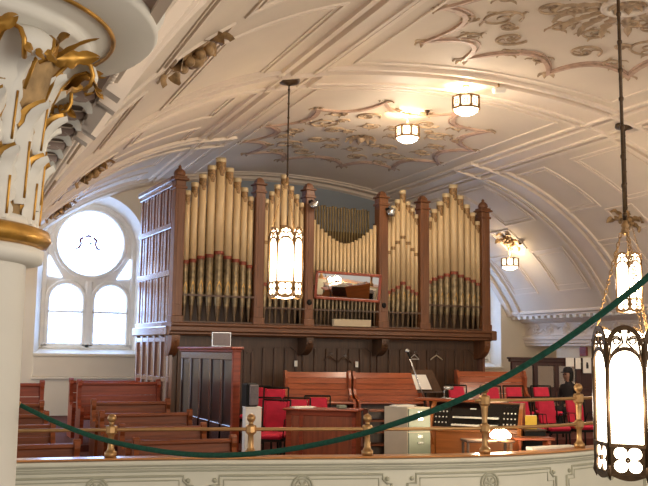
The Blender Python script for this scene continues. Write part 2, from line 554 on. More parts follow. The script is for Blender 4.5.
while y < 11.2:
    mb = MB()
    mb.prism([(.22, 2.905), (.62, 2.905), (.62, 2.87), (.58, 2.85), (.48, 2.855), (.40, 2.82), (.22, 2.81)], 'y', y-.05, y+.05)
    mb.use(1)
    leaf(mb, (.40, y, 2.82), (1, 0, .2), (.1, 0, -1), .22, .075, .95, 3)
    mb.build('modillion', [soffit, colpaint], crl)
    mb = MB()
    yc = y+.19
    for a, c, d, e in ((.30, .635, yc-.115, yc-.09), (.30, .635, yc+.09, yc+.115), (.30, .33, yc-.115, yc+.115), (.605, .635, yc-.115, yc+.115)):
        mb.box(a, c, d, e, 2.888, 2.905)
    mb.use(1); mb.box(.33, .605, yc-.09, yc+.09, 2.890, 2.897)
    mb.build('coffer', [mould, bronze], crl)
    y += .38

# ------------------------------------------------------------------ end wall with windows
YG = 22.05
WX = 3.24          # window axis
WO = [(1.98, 4.50), (13.0, 14.95)]
ZS = 1.52
def archtop(x, a, c, spring=4.15):
    r_ = (c-a)/2; d = abs(x-(a+c)/2)
    return spring+math.sqrt(max(0, r_*r_-d*d))
b = MB()
def wall_strip(x0, x1, z0, z1a, z1b=None):
    b.add([(x0, YR, z0), (x1, YR, z0), (x1, YR, z1b if z1b is not None else z1a), (x0, YR, z1a)], [(0, 1, 2, 3)])
xs = [-4.5, WO[0][0], WO[0][1], WO[1][0], WO[1][1], 20.5]
for x0, x1 in ((-4.5, WO[0][0]), (WO[0][1], WO[1][0]), (WO[1][1], 20.5)): wall_strip(x0, x1, -4.5, 7)
for (a, c), zs in zip(WO, (ZS, 1.27)):
    wall_strip(a, c, -4.5, zs)
    n = 24
    for i in range(n):
        x0, x1 = a+(c-a)*i/n, a+(c-a)*(i+1)/n
        z0, z1 = archtop(x0, a, c), archtop(x1, a, c)
        b.add([(x0, YR, z0), (x1, YR, z1), (x1, YR, 7), (x0, YR, 7)], [(0, 1, 2, 3)])
struct(b.build('wall_back', wallm), 'cream end wall behind the organ', 'wall')

def arch_window(idx, a, c, zs, lab):
    """deep splayed reveal, traceried frame and leaded glass"""
    root = thing('window_%d' % idx, lab, 'window', ((a+c)/2, YR, zs))
    root['kind'] = 'structure'
    w = (c-a)/2
    gi = .20                       # splay
    gw = w-gi                      # glazing half width
    dy = YG-YR+.02
    spring = 4.15-zs
    # reveal
    rv = MB()
    o_loop = [(-w, 0)]+[(-w*cos(t), spring+w*sin(t)) for t in [PI*i/24 for i in range(25)]]+[(w, 0)]
    i_loop = [(-gw, .16)]+[(-gw*cos(t), spring-.05+gw*sin(t)) for t in [PI*i/24 for i in range(25)]]+[(gw, .16)]
    rv.loft([[(x, 0, z) for x, z in o_loop], [(x, dy, z) for x, z in i_loop]], closed=True, smooth=False)
    rv.build('window_reveal', whitem, root)
    # sill and apron
    s_ = MB()
    s_.bbox(-w-.02, w+.02, -.10, .06, -.05, .02, .015)
    s_.bbox(-w, w, -.05, .02, -.52, -.05, .012)
    s_.bbox(-w-.03, w+.03, -.08, .02, -.58, -.52, .012)
    s_.build('window_sill', wallm, root)
    # tracery frame: outer arch + circle + two arched lights + mullion
    f = MB()
    y0, y1 = dy-.09, dy+.03
    def bar(pts, r_, closed=False):
        f.sweep([(x, y0, z) for x, z in pts], (0, -1, 0), [(-r_, -.12), (-r_, -.01), (-r_*.5, .02), (r_*.5, .02), (r_, -.01), (r_, -.12)], closed=closed)
    bar(i_loop[::-1][1:-1] and [(gw, .16)]+[(gw*cos(t), spring-.05+gw*sin(t)) for t in [PI*i/24 for i in range(25)]]+[(-gw, .16)], .07)
    cr = gw*.80; cz = spring-.05+gw-.07-cr-.01
    circ = [(cr*cos(2*PI*i/36), cz+cr*sin(2*PI*i/36)) for i in range(36)]
    bar(circ, .055, True)
    def bound(a_):
        ca, sa = cos(a_), sin(a_)
        best = 99
        if abs(ca) > 1e-6: best = min(best, gw/abs(ca))
        if sa < 0: best = min(best, (cz-(cz-cr-.10))/-sa)
        c0 = cz-(spring-.05)
        bq = sa*c0; disc = bq*bq-(c0*c0-gw*gw)
        if disc > 0 and cz+sa*(-bq+math.sqrt(disc)) > spring-.05: best = min(best, -bq+math.sqrt(disc))
        return best
    angs = [2*PI*i/60 for i in range(60)]
    PF = lambda u, v, w_: (u, dy-.03-w_, v)
    f.ring2([(cos(t)*max(bound(t), cr+.01), cz+sin(t)*max(bound(t), cr+.01)) for t in angs], [(cr*cos(t), cz+cr*sin(t)) for t in angs], PF, .05)
    lw = gw/2-.03
    ltop = cz-cr-.12
    for s2 in (-1, 1):
        cx = s2*gw/2
        lr = lw-.06
        bar([(cx+lr, .2)]+[(cx+lr*cos(t), ltop-lr+lr*sin(t)) for t in [PI*i/16 for i in range(17)]]+[(cx-lr, .2)], .06)
        bar([(cx-lr, 1.02), (cx+lr, 1.02)], .03)
    bar([(0, .16), (0, ltop+.02)], .09)
    bar([(-gw, .2), (gw, .2)], .07)
    # solid spandrels beside the circle, triangular openings left open
    P3 = lambda u, v, w_: (u, y0+.02+w_, v)
    tris = []
    for s2 in (-1, 1):
        z_lo = ltop-lw*.45
        outer = []
        N = 14
        poly = [(s2*(gw-.02), z_lo-.25)]
        tri = [(s2*(gw-.09), cz-cr*.42), (s2*(gw-.09), cz-cr*.98), (s2*(gw*.62), cz-cr*1.02)]
        tris.append(tri)
        # web between triangle and lights
        web = [(s2*(gw-.03), cz-cr*.98), (s2*gw*.55, cz-cr*1.12), (s2*gw*.2, cz-cr*1.02), (s2*.02, cz-cr*.98), (s2*.02, ltop-lr*.8), (s2*(gw/2-lr), ltop-lr*.95)]
        web += [(s2*gw/2-s2*lr*cos(t), ltop-lr+lr*sin(t)) for t in [PI*i/10 for i in range(11)]] + [(s2*(gw-.03), ltop-lr*1.1)]
        f.prism(web if s2 > 0 else web[::-1], 'y', y0+.03, y1-.05)
    f.build('window_frame', whitem, root)
    # leaded glass
    g = MB()
    loop = [(gw, .16)]+[(gw*cos(t), spring-.05+gw*sin(t)) for t in [PI*i/24 for i in range(25)]]+[(-gw, .16)]
    g.prism(loop, 'y', dy+.005, dy+.02)
    for tri in tris: g.prism(tri, 'y', dy-.10, dy-.082)
    g.build('leaded_glass', leaded, root)
    # lead lines
    ld = MB()
    yl = dy-.008
    for q in range(1, 6):
        rr = cr*q/3
        if q < 3: ld.tube([(rr*cos(2*PI*i/24), yl, cz+rr*sin(2*PI*i/24)) for i in range(24)], .006, 4, closed=True)
    for q in range(8):
        a_ = PI*q/8
        ld.tube([(cr*cos(a_), yl, cz+cr*sin(a_)), (-cr*cos(a_), yl, cz-cr*sin(a_))], .004, 4)
    for s2 in (-1, 1):
        cx = s2*gw/2
        for q in (-.5, 0, .5): ld.tube([(cx+q*lr, yl, .2), (cx+q*lr, yl, ltop-lr*.3)], .005, 4)
        for q in range(5): ld.tube([(cx-lr, yl, .35+q*.3), (cx+lr, yl, .35+q*.3)], .005, 4)
    ld.build('leading', greymetal, root)
    if idx == 1:
        st = MB()
        for s2 in (-1, 1):
            pts = [(s2*.12-.06, yl-.01, cz+.14), (s2*.2-.06, yl-.01, cz+.08), (s2*.17-.06, yl-.01, cz-.02), (s2*.22-.06, yl-.01, cz-.12), (s2*.30-.06, yl-.01, cz-.15)]
            st.tube(pts, .02, 6, rad=[.03, .035, .022, .03, .016])
        st.tube([(-.16, yl-.01, cz+.15), (-.06, yl-.01, cz+.19), (.04, yl-.01, cz+.15)], .025, 6, rad=[.012, .035, .012])
        st.build('stained_emblem', stain, root)
arch_window(1, WO[0][0], WO[0][1], ZS, 'tall arched window with round light over two arched lights, left of the organ')
arch_window(2, WO[1][0], WO[1][1], 1.27, 'arched window mostly hidden behind the right end of the organ')

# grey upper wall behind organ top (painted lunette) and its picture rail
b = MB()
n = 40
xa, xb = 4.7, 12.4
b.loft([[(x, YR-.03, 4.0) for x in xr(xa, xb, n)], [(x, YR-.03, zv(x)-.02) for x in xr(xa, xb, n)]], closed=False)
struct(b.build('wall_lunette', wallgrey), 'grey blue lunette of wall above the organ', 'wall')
# aisle wall on the right, beyond the arcade
b = MB()
b.box(20.3, 20.5, YF, YR, -4.5, 3.6)
struct(b.build('wall_right', wallm), 'cream aisle wall far right', 'wall')
b = MB()
b.box(XC+8.7, 20.5, YF, YR, 3.3, 3.5)
struct(b.build('ceiling_aisle', plaster), 'aisle ceiling on the right', 'ceiling')
# pier on the right arcade
b = MB()
b.box(XC+7.95, XC+8.6, 19.3, 20.3, -4.5, 1.9)
struct(b.build('trim_pier_right', wallm), 'cream wall pier below the right cornice', 'pier')

# ------------------------------------------------------------------ floors
b = MB()
PAR = [(-4.5, 10.0), (-1.5, 9.95), (.0, 9.82), (.82, 9.72), (1.7, 9.60), (2.55, 9.44), (3.2, 9.26), (3.9, 9.08), (4.98, 8.82), (5.98, 8.70), (6.93, 8.80), (7.74, 9.04), (9.0, 9.55), (11.0, 10.1), (15.9, 10.6)]
def catmull(P, n=8):
    out = []
    for i in range(len(P)-1):
        p0, p1, p2, p3 = P[max(0, i-1)], P[i], P[i+1], P[min(len(P)-1, i+2)]
        for k in range(n):
            t = k/n
            out.append(tuple(.5*((2*p1[j])+(-p0[j]+p2[j])*t+(2*p0[j]-5*p1[j]+4*p2[j]-p3[j])*t*t+(-p0[j]+3*p1[j]-3*p2[j]+p3[j])*t**3) for j in range(len(p1))))
    out.append(tuple(P[-1]))
    return out
PC = catmull(PAR, 8)
# arc-length helper
acc = [0.]
for p, q in zip(PC, PC[1:]): acc.append(acc[-1]+math.hypot(q[0]-p[0], q[1]-p[1]))
def par_at(s):
    s = max(0, min(acc[-1]-1e-6, s))
    for i in range(len(PC)-1):
        if acc[i+1] >= s:
            t = (s-acc[i])/(acc[i+1]-acc[i]); p, q = PC[i], PC[i+1]
            d = Vector((q[0]-p[0], q[1]-p[1], 0)).normalized()
            return Vector((p[0]+(q[0]-p[0])*t, p[1]+(q[1]-p[1])*t, 0)), d, Vector((d.y, -d.x, 0))
def par_s(x):
    for i in range(len(PC)-1):
        if PC[i+1][0] >= x:
            return acc[i]+(acc[i+1]-acc[i])*(x-PC[i][0])/(PC[i+1][0]-PC[i][0])
# left gallery tiers follow the pews, right platform steps up toward the organ
LT = [(0, -.25), (11.35, -.17), (12.75, -.10), (13.75, .0), (14.9, .10)]
RT = [(0, .0), (13.3, .12), (14.7, .25)]
def poly_floor(xa, xb, tiers):
    ins = [(x, y+.1) for x, y in PC if xa < x < xb]
    def yp(x):
        for p, q in zip(PC, PC[1:]):
            if p[0] <= x <= q[0]: return p[1]+(q[1]-p[1])*(x-p[0])/(q[0]-p[0])+.1
    front = [(xa, yp(xa))]+ins+[(xb, yp(xb))]
    for i, (y0, z) in enumerate(tiers):
        y1 = tiers[i+1][0] if i+1 < len(tiers) else YR
        if i == 0:
            pl = [(x, y) for x, y in front]+[(xb, y1), (xa, y1)]
            b.prism(pl, 'z', z-.35, z)
        else:
            b.box(xa, xb, y0, y1, z-.5, z)
poly_floor(-4.4, 4.0, LT)
poly_floor(4.0, 15.8, RT)
b.box(15.8, 20.3, 10.7, YR, -.3, .0)
struct(b.build('floor', floorm), 'stepped choir gallery floor', 'floor')
b = MB(); b.box(-6, 21, -3, YR, -4.6, -4.5)
struct(b.build('floor_nave', navefl), 'nave floor below the gallery', 'floor')
b = MB(); b.box(-3, 2.4, -2, 2.2, -.2, 0.)
struct(b.build('floor_side_gallery', floorm), 'side gallery floor near the column', 'floor')
def floor_z(x, y):
    z = 0
    for y0, zz in (LT if x < 4.0 else RT):
        if y >= y0: z = zz
    return z

# ------------------------------------------------------------------ parapet
par = thing('gallery_parapet', 'curved white panelled parapet of the choir gallery', 'parapet')
ptop = .518
P3 = [Vector((x, y, ptop)) for x, y in PC]
N3 = []
for i in range(len(PC)):
    a = PC[max(0, i-1)]; c = PC[min(len(PC)-1, i+1)]
    d = Vector((c[0]-a[0], c[1]-a[1], 0)).normalized(); N3.append(Vector((d.y, -d.x, 0)))
def psweep(prof, name, mm):
    # prof in (out, z) ; out positive toward the nave
    q = MB()
    q.loft([[(p.x+n.x*o, p.y+n.y*o, z) for o, z in prof] for p, n in zip(P3, N3)], closed=True, caps=True)
    return q.build(name, mm, par)
psweep([(.085, ptop), (.10, ptop-.012), (.085, ptop-.022), (-.11, ptop-.022), (-.13, ptop-.015), (-.11, ptop)], 'cap_rail', woodcap)
psweep([(.03, ptop-.022), (.11, ptop-.03), (.11, ptop-.07), (.05, ptop-.10), (.05, ptop-.13), (.02, ptop-.15), (.0, ptop-.16), (0, -.85), (.05, -.88), (.05, -1.0), (-.1, -1.0), (-.1, ptop-.022)], 'parapet_face', parapetm)
q = MB()
for o, z, r_ in ((.056, ptop-.115, .007), (.105, ptop-.062, .006), (.024, ptop-.148, .006)):
    q.tube([(p.x+n.x*o, p.y+n.y*o, z) for p, n in zip(P3, N3)], r_, 6)
q.build('parapet_bead', parapetline, par)
PANW = par_s(atZ(398, 470, .38).x)-par_s(atZ(211, 470, .38).x)
s_mid = par_s(atZ(306, 470, .38).x)
pitch_p = par_s(atZ(415, 470, .38).x)-par_s(atZ(211, 470, .38).x)
for k in range(-2, 5):
    sc = s_mid+k*pitch_p
    if sc-PANW/2 < .3 or sc+PANW/2 > acc[-1]-.3: continue
    q = MB()
    ztop, zbot = .315, -.62
    def W(s, z, o):
        p, d, n = par_at(sc+s); return Vector((p.x+n.x*o, p.y+n.y*o, z))
    def NN(s): return par_at(sc+s)[2]
    for ins, rr in ((0, .014), (.045, .007)):
        loop = []
        hw = PANW/2-ins
        cn = .10
        zt, zb = ztop-ins, zbot+ins
        ss = [(-hw+cn+(2*hw-2*cn)*i/14, zt) for i in range(15)]
        ss += [(hw-cn, zt-cn*.5), (hw-cn*.5, zt-cn), (hw, zt-cn)] if ins == 0 else [(hw-cn, zt-cn), (hw, zt-cn)]
        ss += [(hw, zb+cn), (hw-cn, zb+cn), (hw-cn, zb)]
        ss += [(hw-cn-(2*hw-2*cn)*i/14, zb) for i in range(15)]
        ss += [(-hw+cn, zb+cn), (-hw, zb+cn), (-hw, zt-cn), (-hw+cn, zt-cn)]
        q.tube([W(s, z, .006) for s, z in ss], rr, 6, closed=True)
    q.build('panel_moulding', parapetline, par)
    q = MB(); q.smooth = True
    c = W(0, ztop-.12, .0); n = NN(0); d = Vector((-n.y, n.x, 0))
    for r_, tr in ((.11, .013), (.075, .008)):
        q.tube([c+d*(r_*cos(2*PI*i/20))+Vector((0, 0, r_*sin(2*PI*i/20)))+n*.008 for i in range(20)], tr, 6, closed=True)
    for i in range(6):
        a = 2*PI*i/6
        leaf(q, c+n*.01, d*cos(a)+Vector((0, 0, sin(a))), n, .06, .018, .5, 2)
    q.build('rosette', parapetline, par)
    for sx in (-1, 1):
        for zz in (ztop-.05, zbot+.05):
            q = MB(); q.smooth = True
            c = W(sx*(PANW/2-.05), zz, .0); n = NN(sx*PANW/2)
            q.ball(c+n*.008, .026, 8)
            q.build('corner_boss', parapetline, par)

# ------------------------------------------------------------------ brass rail on the parapet
rail = thing('brass_rail', 'brass guard rail with turned posts standing on the parapet', 'railing', (0, 0, ptop))
POSTS = [(-.5, 0), (atZ(110, 459, .5).x, 0), (atZ(248, 457, .5).x, 0), (atZ(367, 457, .5).x, 0), (atZ(490, 456, .5).x, 1), (atZ(583, 449.5, .5).x, 1), (9.6, 1), (12.2, 1)]
def on_par(s, z=0., off=-.03):
    p, d, n = par_at(s); return Vector((p.x+n.x*off, p.y+n.y*off, z))
ss = [par_s(x) for x, _ in POSTS]
LOW, HIGH = .285, .60
def rail_run(s0, s1, z, r_):
    n = 24
    q = MB(); q.tube([on_par(s0+(s1-s0)*i/n, z) for i in range(n+1)], r_, 10)
    q.build('rail_bar', brass, rail)
for i in range(len(ss)-1):
    rail_run(ss[i], ss[i+1], LOW, .02)
    if POSTS[i][1]: rail_run(ss[i]-(.12 if i == 4 else 0), ss[i+1], HIGH, .02)
for s, (x, tall) in zip(ss, POSTS):
    p = on_par(s)
    q = MB(); q.smooth = True
    prof = [(.065, 0), (.065, .05), (.05, .06), (.035, .09), (.03, .22), (.045, .24), (.05, LOW-.03)]
    q.lathe(prof, p, 16)
    q.smooth = False
    q.lathe([(.05, LOW-.045), (.06, LOW-.03), (.06, LOW+.03), (.05, LOW+.045)], p, 8, a0=PI/8, smooth=False)
    top = LOW+.045
    if tall:
        q.lathe([(.035, LOW+.045), (.03, LOW+.07), (.04, HIGH-.09), (.05, HIGH-.05)], p, 16)
        q.lathe([(.055, HIGH-.055), (.065, HIGH-.04), (.065, HIGH+.04), (.055, HIGH+.055)], p, 8, a0=PI/8, smooth=False)
        top = HIGH+.055
    pb = q.build('rail_post', brass, rail)
    q = MB()
    q.lathe([(.03, top), (.022, top+.02), (.03, top+.035)], p, 14)
    q.ball(p+Vector((0, 0, top+.075)), .048 if not tall else .055, 12)
    q.build('finial', brass, pb)

# ------------------------------------------------------------------ column
col = thing('column', 'white round column with gilded acanthus capital, near left', 'column', (-.045, 3.5, 0))
q = MB(); q.smooth = True
q.lathe([(.42, -4.5), (.42, -4.3), (.335, -4.2), (.335, -.5), (.322, 1.97), (.345, 2.0)], (0, 0, 0), 64)
q.build('shaft', colpaint, col)
q = MB(); q.smooth = True
q.lathe([(.33, 1.955), (.38, 1.965), (.385, 2.01), (.36, 2.02)], (0, 0, 0), 64)
q.lathe([(.33, 2.085), (.35, 2.095), (.35, 2.12), (.33, 2.13)], (0, 0, 0), 64)
q.build('collar', colpaint, col)
q = MB(); q.smooth = True
q.lathe([(.35, 2.015), (.395, 2.025), (.41, 2.05), (.40, 2.08), (.35, 2.095)], (0, 0, 0), 64)
q.build('gilded_ring', goldleaf, col)
q = MB(); q.smooth = True
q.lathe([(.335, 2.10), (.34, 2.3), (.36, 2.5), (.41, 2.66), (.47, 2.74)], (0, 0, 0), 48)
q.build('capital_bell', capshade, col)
def radial(a): return Vector((cos(a), sin(a), 0))
for z0, L_, W_, cnt, off, r_, crl_ in ((2.10, .25, .062, 14, 0, .345, .6), (2.16, .38, .058, 14, PI/14, .347, .7), (2.36, .32, .066, 12, .15, .348, .7)):
    for i in range(cnt):
        a = 2*PI*i/cnt+off
        d = radial(a)
        lean = .05 if z0 < 2.3 else .10
        q = MB()
        leaf(q, d*(r_+.014)+Vector((0, 0, z0)), Vector((0, 0, 1))+d*lean, d, L_, W_, crl_, 4)
        lf = q.build('acanthus_leaf', colpaint, col)
        q = MB()
        leaf(q, d*r_+Vector((0, 0, z0+.005)), Vector((0, 0, 1))+d*lean, d, L_*1.0, W_*1.3, crl_, 3)
        q.tube([d*(r_+.018+lean*L_*t)+Vector((0, 0, z0+L_*t)) for t in (.06, .2, .35, .5, .6)], .005, 6)
        q.build('gilded_edge', goldleaf, lf)
# eight big leaves curling out under the abacus
for i in range(8):
    a = 2*PI*i/8-.22
    d = radial(a); z = Vector((0, 0, 1)); sd = Vector((-d.y, d.x, 0))
    q = MB()
    path = [d*.365+z*2.48, d*.385+z*2.58, d*.42+z*2.67, d*.47+z*2.73, d*.515+z*2.745, d*.545+z*2.725, d*.555+z*2.69, d*.545+z*2.655, d*.52+z*2.64]
    wd = [.05, .075, .085, .085, .08, .07, .06, .05, .03]
    rows = []
    for p, w_ in zip(path, wd):
        rows.append([p+sd*(w_*(j/4-1))-(d*.3+z*.2)*(.05*(j/4-1)**2) for j in range(9)])
    q.loft(rows, closed=False, smooth=True)
    vo = q.build('curled_leaf', colpaint, col)
    q = MB(); q.smooth = True
    for sg in (-1, 1):
        q.tube([p+sd*w_*sg*.98-(d*.3+z*.2)*.05 for p, w_ in zip(path[1:], wd[1:])], .009, 6)
    for k in range(3):
        leaf(q, d*.54+z*2.68+sd*(.03*(k-1)), d*.35-z*.9+sd*(.4*(k-1)), d, .065, .022, .8, 2)
    q.build('gilded_leaf', goldleaf, vo)
q = MB(); q.smooth = True
q.lathe([(.42, 2.70), (.455, 2.735), (.47, 2.77), (.51, 2.775), (.525, 2.80), (.515, 2.815), (.545, 2.82), (.575, 2.84), (.60, 2.845), (.76, 2.86), (.775, 2.875), (.775, 2.95), (.80, 2.97), (.80, 3.6), (.40, 3.6)], (0, 0, 0), 72)
q.build('abacus', colpaint, col)
q = MB(); q.smooth = True
q.tube([radial(2*PI*i/60)*.605+Vector((0, 0, 2.845)) for i in range(60)], .010, 6, closed=True)
q.build('gilded_bead', goldleaf, col)
for i in range(8):
    a = 2*PI*(i+.5)/8-.22
    d = radial(a)
    q = MB()
    for k in (-1, 0, 1):
        leaf(q, d*.45+Vector((0, 0, 2.70)), d*.4+Vector((-d.y, d.x, 0))*k*.6+Vector((0, 0, .2)), d, .15, .045, .9, 3)
    q.build('gilded_flower', goldleaf, col)

# ------------------------------------------------------------------ pipe organ
ORZ = R(4.182)
OFL = .25
org = thing('pipe_organ', 'large pipe organ with oak case and gold stencilled pipes', 'organ', (4.007, 16.316, 0), ORZ)
POST = [(-.11, .09), (1.545, 1.745), (2.65, 2.84), (4.39, 4.61), (5.44, 5.66), (7.10, 7.32)]
for i, (a, c) in enumerate(POST):
    q = MB()
    out = i in (0, 5)
    zt = 4.86 if out else 4.93
    q.bbox(a, c, -.12, .1, 2.14, zt, .012)
    q.bbox(a-.02, c+.02, -.14, .12, 2.14, 2.30, .012)
    q.bbox(a+.05, c-.05, -.128, -.11, 2.5, zt-.25, .006)
    q.bbox(a-.025, c+.025, -.145, .125, zt-.16, zt-.11, .01)
    po = q.build('case_post', woodcase, org)
    q = MB()
    cx = (a+c)/2
    if out:
        q.bbox(a-.05, c+.05, -.17, .15, zt, zt+.045, .012)
        q.bbox(a-.02, c+.02, -.14, .12, zt+.045, zt+.09, .012)
        q.lathe([(.10, zt+.09), (.115, zt+.14), (.10, zt+.19), (.06, zt+.23), (.025, zt+.255), (.035, zt+.275), (.02, zt+.30), (.002, zt+.32)], (cx, -.01, 0), 16)
    else:
        q.bbox(a-.03, c+.03, -.15, .13, zt, zt+.04, .012)
        q.lathe([(.12, zt+.04), (.105, zt+.1), (.06, zt+.15), (.002, zt+.17)], (cx, -.01, 0), 4, a0=PI/4, smooth=False)
    q.build('finial', woodcase, po)
    if i in (2, 3):
        q = MB(); q.smooth = True
        zk = 2.64
        k0 = len(q.v)
        q.lathe([(.05, 0), (.058, .012), (.045, .03), (.02, .035)], (0, 0, 0), 18)
        q.xf(Matrix.Translation((cx+(.0), -.12, zk)) @ Matrix.Rotation(PI/2, 4, 'X'), k0)
        q.build('round_knob', blackm, po)
# impost moulding
q = MB()
prof = [(-.16, 2.17), (-.22, 2.15), (-.22, 2.12), (-.18, 2.09), (-.18, 2.02), (-.12, 1.99), (-.12, 1.96), (-.06, 1.93), (.4, 1.93), (.4, 2.17)]
q.loft([[(s, d, z) for d, z in prof] for s in (-.14, 7.35)], closed=True, caps=True)
q.bbox(7.26, 7.40, -.24, .3, 1.95, 2.16, .02)
q.build('impost', woodcaseh, org)
# toe board under the pipes, in front of dark backing
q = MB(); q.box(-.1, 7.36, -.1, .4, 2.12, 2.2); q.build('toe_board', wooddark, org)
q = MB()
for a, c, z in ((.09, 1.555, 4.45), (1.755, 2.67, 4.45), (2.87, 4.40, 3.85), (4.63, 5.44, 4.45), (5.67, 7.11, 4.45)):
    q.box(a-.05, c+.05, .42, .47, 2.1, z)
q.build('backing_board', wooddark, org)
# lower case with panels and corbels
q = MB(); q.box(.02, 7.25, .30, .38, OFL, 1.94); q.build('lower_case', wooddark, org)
LP = [.1, 1.62, 2.75, 4.52, 5.55, 7.2]
for a, c in zip(LP, LP[1:]):
    n = max(3, round((c-a-.2)/.26))
    q = MB()
    w = (c-a-.16)/n
    for k in range(n+1):
        x = a+.08+k*w
        q.bbox(x-.025, x+.025, .265, .31, .3, 1.72, .008)
    q.bbox(a, c, .265, .31, .25, .42, .008)
    # shallow arched head rail
    pts = [(a, 1.94), (a, 1.6), (a+.1, 1.66), (a+.22, 1.74), (c-.22, 1.74), (c-.1, 1.66), (c, 1.6), (c, 1.94)]
    q.prism(pts, 'y', .265, .31)
    q.build('case_panel', wooddark, org)
for s in (-.02, 2.77, 4.53, 7.2):
    q = MB()
    big = s in (-.02, 7.2)
    r_ = .38 if not big else .46
    pts = [(-.14, 1.935), (-.14, 1.86)] + [(-.14+r_*.95*(1-cos(t)), 1.86-r_*.75*sin(t)) for t in [PI/2*i/8 for i in range(1, 9)]] + [(.3, 1.86-r_*.75), (.3, 1.935)]
    q.prism(pts, 'x', s-.08, s+.08)
    q.ball((s, -.1, 1.84), .06, 8)
    q.build('corbel', woodcase if big else wooddark, org)
# left flank: three tiers of vertical panels
q = MB()
FD = 2.3
q.box(-.06, .0, .1, FD, OFL, 4.86)
q.build('side_panel', woodflank, org)
q = MB(); q.box(7.25, 7.31, .1, FD, OFL, 4.86)
q.build('side_panel', woodflank, org)
q = MB()
tiers = [4.86, 4.05, 3.15, 2.17]
for z in tiers: q.bbox(-.115, -.05, .08, FD+.03, z-.09, z+.02, .012)
q.bbox(-.15, -.05, .06, FD+.05, 4.86, 4.96, .015)
q.bbox(-.17, -.05, .06, FD+.05, 1.93, 2.1, .02)
for k in range(6):
    d = .1+k*(FD-.15)/5
    q.bbox(-.078, -.05, d-.03, d+.08, 2.1, 4.86, .01)
for k in range(5):
    d = .1+(k+.5)*(FD-.15)/5
    q.bbox(-.07, -.05, d-.005, d+.045, 2.1, 4.86, .008)
q.build('flank_frame', woodflank, org)
q = MB()
for k in range(6):
    d = .15+k*(FD-.2)/5
    q.bbox(-.10, -.05, d-.03, d+.05, OFL, 1.93, .01)
for z in (.4, 1.1, 1.85): q.bbox(-.095, -.05, .08, FD+.03, z-.05, z+.05, .01)
q.build('flank_lower_frame', woodflank, org)
# rear casework so the organ is a solid block
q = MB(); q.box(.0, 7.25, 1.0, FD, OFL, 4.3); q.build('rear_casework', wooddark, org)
# ---- pipes
def pipe(s, r_, zt, zm, d=0., z0=2.2, cap=True, band=None):
    q = MB(); q.smooth = True
    mz = 2.72
    q.lathe([(r_, zm), (r_, zt)], (s, d, 0), 16, caps=True)
    body = q.build('pipe', pipem, org)
    q = MB(); q.smooth = True
    q.use(0); q.lathe([(r_*.99, mz-.02), (r_*.99, zm)], (s, d, 0), 16, caps=False)
    # pointed mouth: a raised bay leaf with a dark slot
    q.use(2)
    hh = min(.24, r_*3.2)
    fr = [(-.62, .0), (-.62, .25), (-.35, .7), (0, 1.), (.35, .7), (.62, .25), (.62, .0)]
    q.add([(s+r_*u*1.0, d-math.sqrt(max(0, 1-(u*.999)**2))*r_*1.02, mz+.03+hh*v) for u, v in fr], [tuple(range(7))], False)
    q.use(1)
    q.add([(s+r_*u, d-math.sqrt(1-u*u)*r_*1.03, mz+v) for u, v in ((-.6, 0), (.6, 0), (.6, .035), (-.6, .035))], [(0, 1, 2, 3)], False)
    q.use(0); q.lathe([(r_*.98, mz-.02), (r_*.70, mz-.22)], (s, d, 0), 16, caps=False)
    q.use(1); q.lathe([(r_*.70, mz-.22), (r_*.28, z0)], (s, d, 0), 16, caps=False)
    q.build('pipe_foot', [pipefoot, pipetip, goldleaf], body)
    q = MB(); q.smooth = True
    q.lathe([(r_*1.0, zm-.02), (r_*1.08, zm-.015), (r_*1.08, zm+.045), (r_, zm+.05)], (s, d, 0), 16, caps=False)
    q.build('ring_band', pipered, body)
    if cap:
        q = MB(); q.smooth = True
        q.lathe([(r_*1.0, zt-.085), (r_*1.1, zt-.08), (r_*1.1, zt), (r_*.85, zt+.004), (r_*.8, zt-.04)], (s, d, 0), 16, caps=False)
        q.build('pipe_cap', pipecap, body)
        q = MB(); q.smooth = True
        n = 16; top = []; low = []
        for j in range(n):
            a = 2*PI*j/n
            front = (1-sin(a))/2
            k = (.09+.15*front**8 + (.03 if j % 2 else 0))*min(1.2, r_/.075)
            top.append((s+r_*1.025*cos(a), d+r_*1.025*sin(a), zt-.085))
            low.append((s+r_*1.02*cos(a), d+r_*1.02*sin(a), zt-.085-k))
        q.loft([top, low], True, False)
        q.build('stencilled_collar', pipedec, body)
    if band:
        q = MB(); q.smooth = True
        q.lathe([(r_*1.03, band-.035), (r_*1.03, band+.035)], (s, d, 0), 14, caps=False)
        q.build('stencilled_band', pipedec, body)
T1 = [(.16, 4.69, 3.30), (.305, 4.86, 3.33), (.465, 5.04, 3.40), (.64, 5.23, 3.44), (.825, 5.40, 3.51), (1.01, 5.22, 3.43), (1.18, 5.04, 3.38), (1.335, 4.86, 3.34), (1.475, 4.69, 3.28)]
for k, (s, zt, zm) in enumerate(T1): pipe(s, (.062, .068, .075, .08, .094, .08, .075, .068, .06)[k], zt, zm)
T5 = [(5.73, 4.62, 3.18), (5.865, 4.82, 3.25), (6.025, 5.0, 3.30), (6.19, 5.20, 3.355), (6.385, 5.42, 3.41), (6.575, 5.19, 3.35), (6.755, 5.0, 3.295), (6.91, 4.83, 3.255), (7.045, 4.64, 3.19)]
for k, (s, zt, zm) in enumerate(T5): pipe(s, (.06, .068, .075, .08, .094, .08, .075, .068, .06)[k], zt, zm)
T2 = [(1.81, 4.68, 2.95), (1.925, 4.84, 3.0), (2.05, 4.99, 3.05), (2.20, 5.21, 3.14), (2.355, 4.99, 3.05), (2.485, 4.83, 3.0), (2.60, 4.67, 2.95)]
